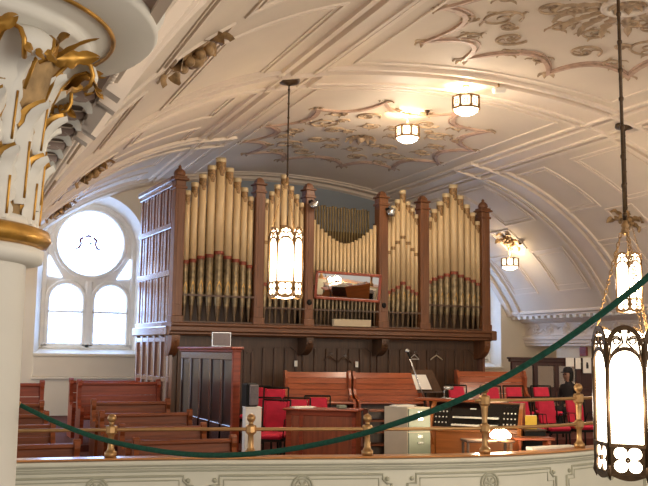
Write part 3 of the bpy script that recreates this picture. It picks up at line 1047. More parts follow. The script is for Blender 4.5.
for k, (s, zt, zm) in enumerate(T2): pipe(s, (.048, .053, .058, .07, .058, .053, .048)[k], zt, zm, band=(3.80, 3.90, 4.02, 4.14, 4.02, 3.90, 3.80)[k])
T4 = [(4.69, 4.66, 2.91), (4.80, 4.80, 2.96), (4.915, 4.95, 3.03), (5.045, 5.17, 3.12), (5.18, 4.93, 3.03), (5.29, 4.80, 2.96), (5.39, 4.66, 2.91)]
for k, (s, zt, zm) in enumerate(T4): pipe(s, (.046, .05, .056, .066, .056, .05, .046)[k], zt, zm, band=(3.78, 3.88, 4.01, 4.13, 4.01, 3.88, 3.78)[k])
NC = 17
for k in range(NC):
    s = 2.89+k*(4.34-2.89)/(NC-1)
    u = (s-3.615)/.725
    zt = 3.90+.44*abs(u)**1.7
    pipe(s, .037, zt, 2.95, cap=False)
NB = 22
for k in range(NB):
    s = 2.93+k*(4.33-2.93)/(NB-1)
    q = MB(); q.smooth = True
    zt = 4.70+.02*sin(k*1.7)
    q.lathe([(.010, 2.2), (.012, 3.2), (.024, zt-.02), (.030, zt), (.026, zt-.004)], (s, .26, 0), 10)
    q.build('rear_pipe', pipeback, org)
# dark rails across the pipe feet
q = MB()
for a, c, z in ((.09, 1.555, 2.69), (1.755, 2.67, 2.5), (2.87, 4.40, 2.5), (4.63, 5.44, 2.5), (5.67, 7.11, 2.69)):
    q.box(a, c, -.11, -.085, z-.018, z+.018)
q.build('pipe_rail', wooddark, org)

# organist's mirror hung on the case
def orgp(s, d, z):
    return Vector((4.007+s*cos(ORZ)-d*sin(ORZ), 16.316+s*sin(ORZ)+d*cos(ORZ), z))
mt = thing('wall_mirror', 'tilted rectangular mirror in red wood frame on the organ front', 'mirror', orgp(3.50, -.36, 2.975), 0)
mt.rotation_euler = (R(12.0), R(2.5), R(-15.6))
W2, H2 = .68, .29
q = MB()
for a, c, e, g in ((-W2, W2, H2-.055, H2), (-W2, W2, -H2, -H2+.055), (-W2, -W2+.055, -H2, H2), (W2-.055, W2, -H2, H2)):
    q.bbox(a, c, -.03, .03, e, g, .01)
q.build('mirror_frame', redframe, mt)
q = MB(); q.box(-W2+.05, W2-.05, -.005, .0, -H2+.05, H2-.05); q.build('mirror_glass', mirrorm, mt)
q = MB(); q.box(-W2+.02, W2-.02, .0, .02, -H2+.02, H2-.02)
for s_ in (-.6, .6): q.tube([(s_, .02, .1), (s_, .24, .16)], .012, 6)
q.build('mirror_back', wooddark, mt)

# beige box on the impost
t = thing('control_box', 'small beige metal box on the organ ledge below the mirror', 'box', orgp(3.70, -.17, 2.17), ORZ)
q = MB(); q.bbox(-.44, .44, -.05, .05, 0, .15, .012); q.build('box_body', beige, t)
q = MB(); q.bbox(-.44, .44, -.055, -.045, .125, .15, .004); q.build('box_lid', beige, t)

# clamp spotlights on the two posts flanking the centre
for s, lab in ((2.74, 'small silver clamp spotlight on the organ post left of the short centre pipes'), (4.57, 'small silver clamp spotlight on the organ post right of the short centre pipes')):
    t = thing('clamp_spotlight', lab, 'spotlight', orgp(s, -.12, 4.60), ORZ, 'clamp spotlights on the organ posts')
    q = MB(); q.smooth = True
    k0 = len(q.v)
    q.lathe([(.03, .12), (.05, .10), (.085, .04), (.10, -.03), (.095, -.035), (.07, .03)], (0, 0, 0), 16, caps=False)
    q.xf(Matrix.Translation((.03, -.10, .0)) @ Matrix.Rotation(R(38), 4, 'X') @ Matrix.Rotation(R(20), 4, 'Y'), k0)
    q.build('lamp_shade', steel, t)
    q = MB(); q.tube([(0, 0, .1), (0, -.05, .12), (.02, -.09, .08)], .012, 6); q.bbox(-.04, .04, -.03, .02, .06, .12, .008)
    q.build('clamp', blackm, t)

# coat hangers on the lower case
HANG = [(3.76, 1.53, wooddark, 'dark wooden coat hanger on the organ case under the mirror', .17, 0),
        (5.50, 1.62, paperm, 'pale wire coat hanger on the organ case beside the microphone', .13, 1),
        (6.08, 1.60, beige, 'light wooden coat hanger on the organ case right of the wire one', .17, 0),
        (3.42, 1.56, wooddark, 'dark wooden coat hanger just left of the one under the mirror', .14, 0)]
for s, z, mm, lab, w, wire in HANG:
    t = thing('coat_hanger', lab, 'coat hanger', orgp(s, .235, z), ORZ+.1, 'coat hangers on the organ case')
    q = MB()
    if wire: q.tube([(-w, 0, -.10), (0, 0, .0), (w, 0, -.10)], .011, 6, closed=True)
    else: q.tube([(-w, 0, -.09), (-w*.5, 0, -.035), (0, 0, .01), (w*.5, 0, -.035), (w, 0, -.09)], .014, 8)
    q.build('hanger_bar', mm, t)
    q = MB(); q.tube([(0, 0, 0), (0, 0, .05)]+[(.025-.025*cos(a), 0, .05+.025*sin(a)) for a in [PI*i/6 for i in range(1, 8)]], .005, 6)
    q.tube([(.02, .03, .075), (.02, -.01, .075)], .006, 6)
    q.build('hook', steel, t)
for s, z, lab in ((2.65, 1.41, 'white switch plate on the dark organ case above the left bench'), (4.07, 1.40, 'white switch plate on the dark organ case between the two benches')):
    t = thing('switch_plate', lab, 'switch', orgp(s, .26, z), ORZ, 'switch plates on the organ case')
    q = MB(); q.bbox(-.035, .035, -.012, .006, -.06, .06, .004); q.build('plate', whitem, t)
    q = MB(); q.bbox(-.009, .009, -.024, -.01, -.015, .015, .003); q.build('toggle', ivory, t)

# ------------------------------------------------------------------ lanterns
def make_lantern(label, loc, rz, top):
    t = thing('hanging_lantern', label, 'lantern', loc, rz, 'gothic hanging lanterns')
    RR, HT = .245, 1.07
    N = 6
    ap = RR*cos(PI/N); fwid = 2*RR*sin(PI/N); hw = fwid/2
    # z measured down from the crest top
    zb = lambda dn: HT-dn
    def FP(i):
        a = 2*PI*i/N
        o = Vector((cos(a), sin(a), 0)); s = Vector((-sin(a), cos(a), 0))
        return lambda u, v, w: o*(ap+w)+s*u+Vector((0, 0, v))
    fr = MB()
    for i in range(N):
        P = FP(i)
        # bottom pierced band: rectangle with a quatrefoil hole
        z0, z1 = zb(1.02), zb(.83)
        cz = (z0+z1)/2; hh = (z1-z0)/2
        outer = []; inner = []
        M_ = 48
        for k in range(M_):
            a = 2*PI*k/M_
            ca, sa = cos(a), sin(a)
            sc_ = min(hw/max(1e-6, abs(ca)), (hh+.0)/max(1e-6, abs(sa)))
            outer.append((ca*sc_, cz+sa*sc_))
            r_ = .106*(.40+.60*abs(sin(2*a))**.6)
            inner.append((ca*r_*1.06, cz+sa*r_*.98))
        fr.ring2(outer, inner, P, .012)
        q0 = [P(.016*cos(2*PI*k/12), cz+.016*sin(2*PI*k/12), .012) for k in range(12)]
        fr.ring2([(.02*cos(2*PI*k/12), cz+.02*sin(2*PI*k/12)) for k in range(12)], [(.002*cos(2*PI*k/12), cz+.002*sin(2*PI*k/12)) for k in range(12)], P, .02)
        # scalloped lower edge
        sc0 = [(-hw+fwid*k/16, z0) for k in range(17)]
        sc1 = [(u, z0-.012-.034*abs(sin(PI*(u+hw)/fwid*1))) for u, v in sc0]
        fr.ring2(sc0+sc1[::-1], [(u*.9, z0-.004) for u, v in sc0]+[(u*.9, z0-.006) for u, v in sc0[::-1]], P, .012)
        fr.add([P(u, v, 0.006) for u, v in sc0]+[P(u, v, 0.006) for u, v in sc1], [(k, k+1, 17+k+1, 17+k) for k in range(16)])
        # sill bar
        fr.hexa([P(-hw, zb(.84), 0), P(hw, zb(.84), 0), P(hw, zb(.84), .02), P(-hw, zb(.84), .02), P(-hw, zb(.815), 0), P(hw, zb(.815), 0), P(hw, zb(.815), .02), P(-hw, zb(.815), .02)])
        # glass arch
        za = zb(.29); n = 18
        li, lo = hw-.018, hw-.0
        inn = [(li*cos(PI*k/n), za+.115*sin(PI*k/n)) for k in range(n+1)]
        out = [(lo*cos(PI*k/n), za+.145*sin(PI*k/n)) for k in range(n+1)]
        vs = [P(u, v, w) for w in (0, .014) for (u, v) in inn+out]
        m1 = n+1
        fs = []
        for k in range(n):
            fs += [(k, k+1, m1+k+1, m1+k), (2*m1+k, 3*m1+k, 3*m1+k+1, 2*m1+k+1), (k, 2*m1+k, 2*m1+k+1, k+1), (m1+k, m1+k+1, 3*m1+k+1, 3*m1+k)]
        fr.add(vs, fs)
        # crest arch
        zc = zb(.14)
        inn = [((hw-.03)*cos(PI*k/n), zc+.108*sin(PI*k/n)) for k in range(n+1)]
        out = [(hw*cos(PI*k/n), zc+.145*sin(PI*k/n)) for k in range(n+1)]
        fr.add([P(u, v, w) for w in (0, .014) for (u, v) in inn+out], fs)
        # scroll work between the arches
        for sg in (-1, 1):
            sp = [P(sg*(.055+.034*cos(t)*(1-t/16)), zb(.105)+.034*sin(t)*(1-t/16), .008) for t in [k*.5 for k in range(20)]]
            fr.tube(sp, .007, 5)
            fr.tube([P(sg*.02, zb(.07), .008), P(sg*.012, zb(.12), .008), P(sg*.05, zb(.155), .008), P(sg*.085, zb(.19), .008)], .008, 5)
            fr.tube([P(sg*.09, zb(.10), .008), P(sg*.10, zb(.17), .008), P(sg*.105, zb(.24), .008)], .008, 5)
            fr.ball(P(sg*.028, zb(.045), .008), .014, 6)
        # corner post
        a = 2*PI*(i+.5)/N
        o = Vector((cos(a), sin(a), 0))*RR
        fr.tube([o+Vector((0, 0, zb(.98))), o+Vector((0, 0, zb(.12)))], .016, 8)
        fr.tube([o+Vector((0, 0, zb(1.07))), o*1.03+Vector((0, 0, zb(1.02))), o+Vector((0, 0, zb(.95)))], .012, 8, rad=[.002, .018, .013])
        fr.ball(o+Vector((0, 0, zb(.10))), .018, 6)
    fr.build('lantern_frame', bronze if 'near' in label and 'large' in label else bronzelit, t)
    # six glass panes
    for i in range(N):
        P = FP(i)
        g = MB()
        n = 12
        top_ = [((hw-.004)*cos(PI*k/n), zb(.13)+.11*sin(PI*k/n)) for k in range(n+1)]
        loop = [(-hw+.004, zb(1.015)), (hw-.004, zb(1.015))]+top_
        vs = [P(u, v, -.012) for u, v in loop]+[P(u, v, -.018) for u, v in loop]
        L_ = len(loop)
        g.add(vs, [tuple(range(L_)), tuple(range(2*L_-1, L_-1, -1))]+[(k, (k+1) % L_, L_+(k+1) % L_, L_+k) for k in range(L_)])
        g.build('glass_pane', milk, t)
    g = MB()
    g.lathe([(.01, zb(1.07)), (.12, zb(1.055)), (.19, zb(1.02)), (.20, zb(1.005))], (0, 0, 0), 24)
    g.build('bottom_bowl', milk, t)
    # chains from the corners to a hub, then a rod to the ceiling
    hubz = HT+.72
    for i in range(0, N, 2):
        a = 2*PI*(i+.5)/N
        o = Vector((cos(a), sin(a), 0))*RR+Vector((0, 0, zb(.10)))
        e = Vector((cos(a)*.02, sin(a)*.02, hubz))
        ch = MB()
        d = (e-o); nl = 24
        s1 = d.normalized().cross(Vector((0, 0, 1))).normalized(); s2 = d.normalized().cross(s1)
        for k in range(nl):
            c = o+d*((k+.5)/nl); sv = s1 if k % 2 else s2
            ch.tube([c+d.normalized()*(d.length/nl*.62)*cos(q)+sv*.011*sin(q) for q in [2*PI*j/10 for j in range(10)]], .0034, 5, closed=True)
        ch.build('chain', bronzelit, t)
    hb = MB()
    hb.lathe([(.01, hubz-.05), (.035, hubz-.03), (.02, hubz), (.03, hubz+.02), (.012, hubz+.06)], (0, 0, 0), 14)
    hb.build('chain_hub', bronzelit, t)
    rd = MB()
    L_ = top-loc[2]
    rd.tube([(0, 0, hubz+.04), (0, 0, L_-.03)], .013, 8)
    nb = max(3, int((L_-hubz)/.22))
    for k in range(nb):
        rd.lathe([(.013, -.02), (.019, -.008), (.019, .008), (.013, .02)], (0, 0, hubz+.1+k*.22), 8)
    rd.build('hanging_rod', bronze, t)
    cp = MB()
    cp.lathe([(.015, L_-.10), (.05, L_-.075), (.15, L_-.05), (.17, L_-.02), (.16, L_+.03)], (0, 0, 0), 20)
    cp.build('ceiling_canopy', bronze, t)
    return t
lp1 = atD(285.2, 299, 13.1); lp2 = atD(630, 313, 15.6); lp3 = atD(632.5, 478, 6.25)
LANT = [((lp1.x, lp1.y, lp1.z-.0), 'gothic lantern hanging in front of the organ pipes', R(-112)),
        ((lp2.x, lp2.y, lp2.z), 'gothic lantern hanging farther back at the right edge, above the near one', R(-132+30)),
        ((lp3.x, lp3.y, lp3.z), 'large near gothic lantern at the lower right, hanging low', R(-132-7))]
for loc, lab, rz in LANT:
    make_lantern(lab, loc, rz, zv(loc[0])-.06)

# ------------------------------------------------------------------ ceiling lights
def make_ceiling_light(label, loc, drop, mount_n):
    """loc = ceiling point; fixture hangs straight down by drop"""
    t = thing('ceiling_light', label, 'ceiling light', loc, .2, 'small drum ceiling lights')
    q = MB(); q.smooth = True
    q.lathe([(.07, .05), (.075, -.02), (.03, -.05), (.012, -.06), (.012, -drop)], (0, 0, 0), 16)
    q.build('stem', brass, t)
    z1, z0 = -drop, -drop-.2
    RR = .235; N = 8
    q = MB()
    for i in range(N):
        a = 2*PI*(i+.5)/N; a2 = 2*PI*(i+1.5)/N
        o = Vector((cos(a), sin(a), 0))*RR; o2 = Vector((cos(a2), sin(a2), 0))*RR
        q.tube([o+Vector((0, 0, z0)), o+Vector((0, 0, z1))], .018, 6)
        for z, r_ in ((z0, .02), (z1, .016)): q.tube([o+Vector((0, 0, z)), o2+Vector((0, 0, z))], r_, 6)
        mid = (o+o2)/2; s = (o2-o).normalized()
        c = mid*1.01+Vector((0, 0, (z0+z1)/2))
        q.tube([c+s*.03*cos(b_)+Vector((0, 0, .03*sin(b_))) for b_ in [2*PI*k/10 for k in range(10)]], .006, 5, closed=True)
        for sg in (-1, 1):
            for sv in (-1, 1): q.tube([c+s*.022*sg+Vector((0, 0, .022*sv)), c+s*.08*sg+Vector((0, 0, .085*sv))], .006, 5)
        q.tube([Vector((0, 0, z1+.04)), o+Vector((0, 0, z1))], .008, 5)
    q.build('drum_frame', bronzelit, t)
    q = MB()
    q.lathe([(RR-.02, z0+.005), (RR-.02, z1-.005)], (0, 0, 0), N, caps=False, a0=PI/N, smooth=False)
    q.build('drum_glass', drumglass, t)
    q = MB()
    q.lathe([(RR-.03, z0), (RR-.05, z0-.05), (RR-.12, z0-.09), (.01, z0-.105)], (0, 0, 0), 24)
    q.build('glass_bowl', milk, t)
    return t
def lightpt(loc, w, col=(1, .85, .68), r_=.08, nm='lamp'):
    d = bpy.data.lights.new(nm, 'POINT'); d.energy = w; d.color = col; d.shadow_soft_size = r_
    o = bpy.data.objects.new(nm, d); C.objects.link(o); o.location = loc
    return o
cl = [((7.93, 14.45, zv(7.93)), .27, 'small drum ceiling light under the medallion above the organ'),
      ((7.90, 12.35, zv(7.9)-.03), .22, 'small drum ceiling light on the transverse rib, right of the other one')]
for loc, dr, lab in cl:
    make_ceiling_light(lab, loc, dr, None)
c3 = vp(XC+5.80, 19.4, .02)
make_ceiling_light('small drum lamp hanging from the gilded ornament on the right cove', c3, .45, None)

# small fittings on the ceiling
pt = Vector((8.35, 12.04, zv(8.35)-.06))
t = thing('spot_fitting', 'small white cylindrical fitting on the ceiling rib right of the drum lights', 'spotlight', pt)
q = MB(); q.smooth = True
k0 = 0
q.lathe([(.05, -.1), (.055, -.08), (.055, .1), (.03, .13)], (0, 0, 0), 14)
q.xf(Matrix.Translation((0, 0, -.08)) @ Matrix.Rotation(R(80), 4, 'Y'))
q.build('lamp_body', whitem, t)
q = MB(); q.tube([(0, 0, .08), (0, 0, -.08)], .015, 6); q.build('bracket', brass, t)
t = thing('smoke_detector', 'tiny dark detector on the medallion edge between the drum lights', 'detector', (8.16, 14.1, zv(8.16)))
q = MB(); q.lathe([(.05, .02), (.05, -.02), (.03, -.04)], (0, 0, 0), 14); q.build('detector_base', bronze, t)
q = MB(); q.lathe([(.02, -.04), (.02, -.09), (.008, -.1)], (0, 0, 0), 10); q.build('detector_head', bronze, t)

# ------------------------------------------------------------------ pews on the left
def pew(x0, x1, y, ztop, lab, mm, tall=False, rz=0.):
    zf = floor_z((x0+x1)/2, y+.2)
    t = thing('pew', lab, 'pew', (x0, y, zf), rz, 'wooden gallery pews on the left')
    H = ztop-zf; L_ = x1-x0
    q = MB()
    # backrest of three planks, slightly reclined
    z0 = .42
    n = 3
    for k in range(n):
        a, c = z0+(H-.05-z0)*k/n, z0+(H-.05-z0)*(k+1)/n
        ya, yc_ = .0+(.10*(a-z0)), .0+(.10*(c-z0))
        q.hexa([(.04, ya, a+.006), (L_-.04, ya, a+.006), (L_-.04, ya+.03, a+.006), (.04, ya+.03, a+.006), (.04, yc_, c-.002), (L_-.04, yc_, c-.002), (L_-.04, yc_+.03, c-.002), (.04, yc_+.03, c-.002)])
    q.build('backrest', mm, t)
    q = MB()
    yt = .10*(H-z0)
    q.bbox(.0, L_, yt-.045, yt+.035, H-.055, H, .016)
    q.build('top_rail', mm, t)
    q = MB(); q.bbox(.04, L_-.04, -.40, .02, .39, .43, .012); q.build('seat', mm, t)
    for xx in (0, L_-.06):
        q = MB()
        poly = [(-.42, 0), (-.42, .40), (-.44, .52), (-.40, .58), (-.30, .57), (-.20, .55), (-.08, .60), (-.02, .72), (-.03, H-.10), (-.05, H-.05), (-.03, H+.02), (.02, H+.04), (yt+.05, H+.02), (yt+.06, H-.06), (.10, .5), (.10, 0)]
        q.prism(poly, 'x', xx, xx+.06)
        k0 = len(q.v)
        q.lathe([(.04, -.04), (.046, -.03), (.046, .03), (.04, .04)], (0, 0, 0), 14, smooth=False)
        q.xf(Matrix.Translation((xx+.03, yt-.01, H+.005)) @ Matrix.Rotation(PI/2, 4, 'Y'), k0)
        q.build('end_panel', mm, t)
    return t
def pz(px, py, Y): return atY(px, py, Y)
# left block, right ends beside the aisle
LB = [(80, 440, 10.42, 'front pew of the left block, right behind the parapet beside the column'),
      (55.5, 421.5, 12.5, 'second pew from the front in the left block beside the column'),
      (48.7, 411.5, 13.35, 'third pew from the front in the left block beside the column'),
      (44, 401, 14.2, 'fourth pew from the front in the left block beside the column')]
for px, py, Y, lab in LB:
    e = pz(px, py, Y)
    pew(e.x-3.2, e.x, Y, e.z-.04, lab, woodpew)
e = pz(44.5, 382, 15.2)
pew(e.x-3.2, e.x, 15.2, e.z-.02, 'tall reddish pew at the back of the left block, against the wall', woodpewred)
e = pz(0, 440, 11.3)
# middle block between the aisle and the organ
MBK = [(134, 438, 236, 10.75, 'front pew of the middle block behind the parapet, before the dark screen', woodpew),
       (120, 424.5, 206, 11.75, 'second pew from the front in the middle block, beside the dark screen', woodpew),
       (100, 411, 192, 13.1, 'third pew from the front in the middle block', woodpew),
       (92, 399.5, 170, 14.1, 'fourth pew from the front in the middle block', woodpew)]
for px, py, px2, Y, lab, mm in MBK:
    e = pz(px, py, Y); e2 = pz(px2, py, Y)
    pew(e.x, e2.x, Y, e.z-.04, lab, mm)
e = pz(78, 381, 15.5); e2 = pz(166, 381, 15.5)
pew(e.x, e2.x-.1, 15.5, e.z-.02, 'tall reddish pew of the middle block, in front of the last one', woodpewred)
e = pz(70, 380, 16.6); e2 = pz(140, 381, 16.6)
pew(e.x, e2.x, 16.6, e.z-.01, 'tall reddish pew at the very back of the middle block, below the window', woodpewred)

# ------------------------------------------------------------------ dark panelled screen
sx = 4.02
t = thing('panelled_screen', 'dark panelled wooden screen left of the red chairs', 'screen', (sx, 12.55, 0), 0)
L_ = 3.1
zt_ = 1.69
q = MB()
q.box(-.02, .02, 0, L_, .0, zt_-.1)
q.build('screen_panel', woodpanel, t)
q = MB()
for k in range(6):
    y = k*L_/5
    q.bbox(-.045, .045, max(0, y-.055), min(L_, y+.055), .0, zt_-.06, .01)
q.bbox(-.045, .045, 0, L_, .0, .55, .01)
q.bbox(-.05, .05, 0, L_, zt_-.18, zt_-.06, .01)
q.build('screen_frame', screenwood, t)
q = MB()
q.bbox(-.07, .07, -.03, L_+.05, zt_-.06, zt_-.02, .012)
q.bbox(-.10, .10, -.06, L_+.1, zt_-.02, zt_+.02, .014)
q.build('screen_cap', woodpewred, t)
q = MB()
q.bbox(-.06, .06, -.03, .05, 0, zt_-.05, .012)
q.build('end_post', woodpewred, t)
t = thing('lectern_board', 'grey board with pale rim standing on top of the dark screen', 'board', (sx, 12.9, zt_+.02), 0)
q = MB(); q.bbox(-.28, .02, .0, .03, 0, .22, .006)
q.build('board_rim', steel, t)
q = MB(); q.box(-.268, .008, -.004, .002, .012, .208)
q.build('board_face', greycloth, t)

# white box and loudspeaker
bp = atD(254.5, 408, 12.5)
t = thing('pedestal_box', 'tall white box behind the brass rail, under the loudspeaker', 'box', (bp.x, bp.y, 0), -.15)
q = MB(); q.bbox(-.15, .085, -.10, .12, 0, bp.z, .01); q.build('box_body', whitem, t)
q = MB(); q.bbox(-.155, .09, -.105, .125, bp.z, bp.z+.02, .006); q.build('box_lid', whitem, t)
t = thing('loudspeaker', 'black loudspeaker with grey grille on the white box', 'loudspeaker', (bp.x-.06, bp.y+.02, bp.z+.02), .10)
q = MB(); q.bbox(-.09, .09, -.08, .12, 0, .33, .02); q.build('speaker_cabinet', blackm, t)
q = MB(); q.bbox(-.055, .088, -.105, -.075, .02, .31, .02); q.build('grille', greycloth, t)

# ------------------------------------------------------------------ red choir chairs
def chair(loc, rz, lab):
    t = thing('choir_chair', lab, 'chair', loc, rz, 'red upholstered choir chairs')
    q = MB(); q.bbox(-.20, .20, -.25, .22, .40, .475, .03); q.build('seat', redcloth, t)
    q = MB()
    # tapered padded backrest, faces -y
    rings = []
    for z, w, dy in ((.50, .14, 0), (.53, .155, .0), (.72, .165, .03), (.88, .16, .07), (.905, .145, .075)):
        y0 = .19+dy
        rings.append([(-w, y0, z), (-w*.9, y0-.03, z), (w*.9, y0-.03, z), (w, y0, z), (w*.9, y0+.025, z), (-w*.9, y0+.025, z)])
    q.loft(rings, True, True); q.build('backrest', redcloth, t)
    q = MB()
    for s in (-1, 1):
        q.tube([(s*.18, .22, .36), (s*.205, .22, .5), (s*.21, .27, .93)], .014, 8)
    q.tube([(-.21, .27, .93), (.21, .27, .93)], .014, 8)
    q.box(-.19, .19, -.23, .22, .36, .40)
    q.build('chair_frame', blackm, t)
    for s in (-1, 1):
        q = MB(); q.tube([(s*.205, .22, .52), (s*.215, .15, .66), (s*.215, -.14, .67), (s*.205, -.18, .42)], .008, 8); q.build('armrest', blackm, t)
        for y in (-.2, .2):
            q = MB(); q.tube([(s*.18, y, .38), (s*.19, y*1.05, 0)], .015, 8); q.build('leg', blackm, t)
    return t
FACE = R(-30)        # faces the nave and the camera side
ch0 = None
def put_chair(px, py, Y, rz, lab, zref=.475, first=[None]):
    # px,py: centre of the seat front edge on screen; the chair stands on the platform
    e = atY(px, py, Y)
    z = floor_z(e.x, Y)
    if first[0] is None:
        first[0] = chair((e.x, e.y, z), rz, lab); return first[0]
    return dup(first[0], (e.x, e.y, z), rz, lab)
put_chair(553.5, 427, 12.25, R(-8), 'red choir chair in the front row on the right, middle of three')
put_chair(582, 427, 12.35, R(-8), 'red choir chair in the front row on the right, nearest the big lantern')
put_chair(527, 427, 12.3, R(-8), 'red choir chair in the front row on the right, behind the yellow folder')
put_chair(548, 411, 13.9, R(-8), 'red choir chair in the second row on the right, before the wooden partition')
put_chair(520, 411, 13.95, R(-8), 'red choir chair in the second row on the right, second from the partition end')
put_chair(497, 411, 13.95, R(-8), 'red choir chair in the second row on the right, behind the tall brass post')
put_chair(462, 409, 14.4, R(-8), 'red choir chair behind the organ console, left of the brass post')
put_chair(272, 433, 12.3, R(-34), 'red choir chair left of the wooden desk, seat in full view')
put_chair(263, 431, 12.95, R(-34), 'red choir chair partly behind the loudspeaker, beside the white box')
put_chair(272, 416, 13.75, R(-34), 'red choir chair in the rear row, right behind the one with its seat in view')
put_chair(254, 416, 14.4, R(-34), 'red choir chair in the rear row, just above the loudspeaker')
put_chair(297, 427, 12.75, R(-20), 'red choir chair behind the wooden desk, left of the pair')
put_chair(318, 427, 13.27, R(-20), 'red choir chair behind the wooden desk, right of the pair')

# ------------------------------------------------------------------ benches facing the nave
def bench(pa, pb, Y1, Y2, ztop, zbot, lab):
    a = atY(pa[0], pa[1], Y1); c = atY(pb[0], pb[1], Y2)
    d = Vector((c.x-a.x, c.y-a.y, 0)); L_ = d.length
    rz = math.atan2(d.y, d.x)
    zf = .25
    H = (a.z+c.z)/2-zf
    t = thing('choir_bench', lab, 'bench', (a.x, a.y, zf), rz, 'long glossy choir benches before the organ')
    q = MB()
    z0 = .46; n = 5
    for k in range(n):
        za, zb_ = z0+(H-z0)*k/n, z0+(H-z0)*(k+1)/n
        f = lambda z: .16*(z-z0)+(.05*((z-z0)/(H-z0))**3)
        q.hexa([(.03, f(za)-.01, za+.006), (L_-.03, f(za)-.01, za+.006), (L_-.03, f(za)+.02, za+.006), (.03, f(za)+.02, za+.006), (.03, f(zb_), zb_), (L_-.03, f(zb_), zb_), (L_-.03, f(zb_)+.03, zb_), (.03, f(zb_)+.03, zb_)])
    q.build('backrest', woodbench, t)
    q = MB(); q.bbox(.03, L_-.03, -.42, .04, .42, .46, .012); q.build('seat', woodbench, t)
    q = MB(); q.box(.05, L_-.05, -.02, .02, .0, .42); q.build('seat_support', wooddark, t)
    for x in (0, L_-.05):
        q = MB()
        poly = [(-.42, 0), (-.43, .44), (-.36, .50), (-.22, .52), (-.1, .58), (-.03, .70), (-.05, H-.12), (.0, H-.02), (.03, H+.03), (.17, H+.03), (.14, .6), (.12, 0)]
        q.prism(poly, 'x', x, x+.05); q.build('end_panel', woodbench, t)
    return t
bench((285, 372), (351, 372.5), 16.0, 15.75, 0, 0, 'long choir bench with slatted back, left of the pair before the organ')
bench((353, 372.5), (422, 373.5), 15.75, 15.5, 0, 0, 'long choir bench with slatted back, behind the microphone before the organ')
bench((457, 371.5), (526, 372), 16.0, 15.7, 0, 0, 'long choir bench right of the coat hangers, above the red chairs')

# ------------------------------------------------------------------ desk with papers
dl = atD(286, 408, 12.45); dr = atD(356, 408.5, 12.22)
d = Vector((dr.x-dl.x, dr.y-dl.y, 0)); L_ = d.length; rz = math.atan2(d.y, d.x)
t = thing('choir_desk', 'wooden desk front with flat top in the middle of the gallery', 'desk', (dl.x, dl.y, 0), rz)
H = dl.z
q = MB(); q.box(.0, L_, .02, .05, 0, H-.03); q.build('front_panel', wooddesk, t)
q = MB()
for a, c in ((0, .08), (.19, .25), (L_-.06, L_)): q.bbox(a, c, 0, .04, 0, H-.03, .006)
q.bbox(0, L_, 0, .04, H-.10, H-.03, .006)
q.build('front_frame', woodpewred, t)
q = MB(); q.bbox(-.04, L_+.04, -.05, .40, H-.03, H, .012); q.build('desk_top', woodpewred, t)
for x in (0, L_-.03):
    q = MB(); q.box(x, x+.03, .05, .38, 0, H-.03); q.build('side_panel', wooddesk, t)
def on_desk(x, y, z=0):
    return Vector((dl.x+cos(rz)*x-sin(rz)*y, dl.y+sin(rz)*x+cos(rz)*y, H+z))
q = MB(); q.box(-.14, .14, -.1, .1, 0, .012); q.box(-.1, .19, -.09, .11, .012, .02)
tag(q.build('paper_stack', paperm, None, on_desk(.20, .1)), 'loose white papers on the left end of the wooden desk', 'papers')
q = MB(); q.bbox(-.06, .06, -.05, .05, 0, .05, .008)
tag(q.build('tissue_pack', greymetal, None, on_desk(.76, .2)), 'small pale green packet on the right end of the wooden desk', 'packet')

# small shelf unit between desk and cabinet
sp = atD(378, 415, 12.8)
t = thing('shelf_unit', 'dark open shelf unit between desk and filing cabinet', 'shelf', (sp.x, sp.y, 0), -.2)
for z in (.12, .32, .50, .66, .80):
    q = MB(); q.bbox(-.16, .16, -.12, .15, z, z+.025, .005); q.build('shelf', woodpew, t)
for x in (-.18, .16):
    q = MB(); q.box(x, x+.02, -.12, .16, 0, .84); q.build('side_panel', wooddark, t)
q = MB(); q.box(-.18, .18, .15, .17, 0, .84); q.build('back_panel', wooddark, t)

# ------------------------------------------------------------------ filing cabinet
ca = atD(385, 407.5, 11.75); cb = atD(408, 407.5, 11.35); cc = atD(430.5, 408.5, 11.5)
t = thing('filing_cabinet', 'two tone filing cabinet, beige side and grey green drawers', 'filing cabinet', (cb.x, cb.y, 0), 0)
v1 = Vector((ca.x-cb.x, ca.y-cb.y, 0)); v2 = Vector((cc.x-cb.x, cc.y-cb.y, 0))
def sq(a, c, z0, z1):
    # box on the parallelogram spanned by v1 and v2 (a,c ranges)
    P = lambda i, j, z: tuple(v1*i+v2*j+Vector((0, 0, z)))
    return [P(a[0], c[0], z0), P(a[1], c[0], z0), P(a[1], c[1], z0), P(a[0], c[1], z0), P(a[0], c[0], z1), P(a[1], c[0], z1), P(a[1], c[1], z1), P(a[0], c[1], z1)]
H = cb.z
# true square plan: depth direction perpendicular to the drawer face
fd = v2.normalized(); dn = Vector((-fd.y, fd.x, 0))
v1 = dn*.36+fd*-.14
q = MB(); q.hexa(sq((0.03, 1), (0, 1), 0, H)); q.build('cabinet_body', beige, t)
for z0, z1 in ((.06, .33), (.345, .63), (.645, H-.02)):
    q = MB(); q.hexa(sq((-.02, .06), (.03, .97), z0, z1)); dw = q.build('drawer', greymetal, t)
    q = MB()
    zc = z0+(z1-z0)*.55
    q.hexa(sq((-.06, -.02), (.38, .62), zc-.012, zc+.012)); q.build('handle', steel, dw)
    q = MB(); q.hexa(sq((-.035, -.02), (.40, .60), zc+.06, zc+.10)); q.build('label_holder', steel, dw)
q = MB(); q.box(-.16, .1, -.1, .1, 0, .012); q.box(-.12, .14, -.08, .12, .012, .02)
pc = Vector((cb.x, cb.y, H))+v1*.55+v2*.4
tag(q.build('paper_stack', paperm, None, pc), 'loose white papers lying on the filing cabinet', 'papers')

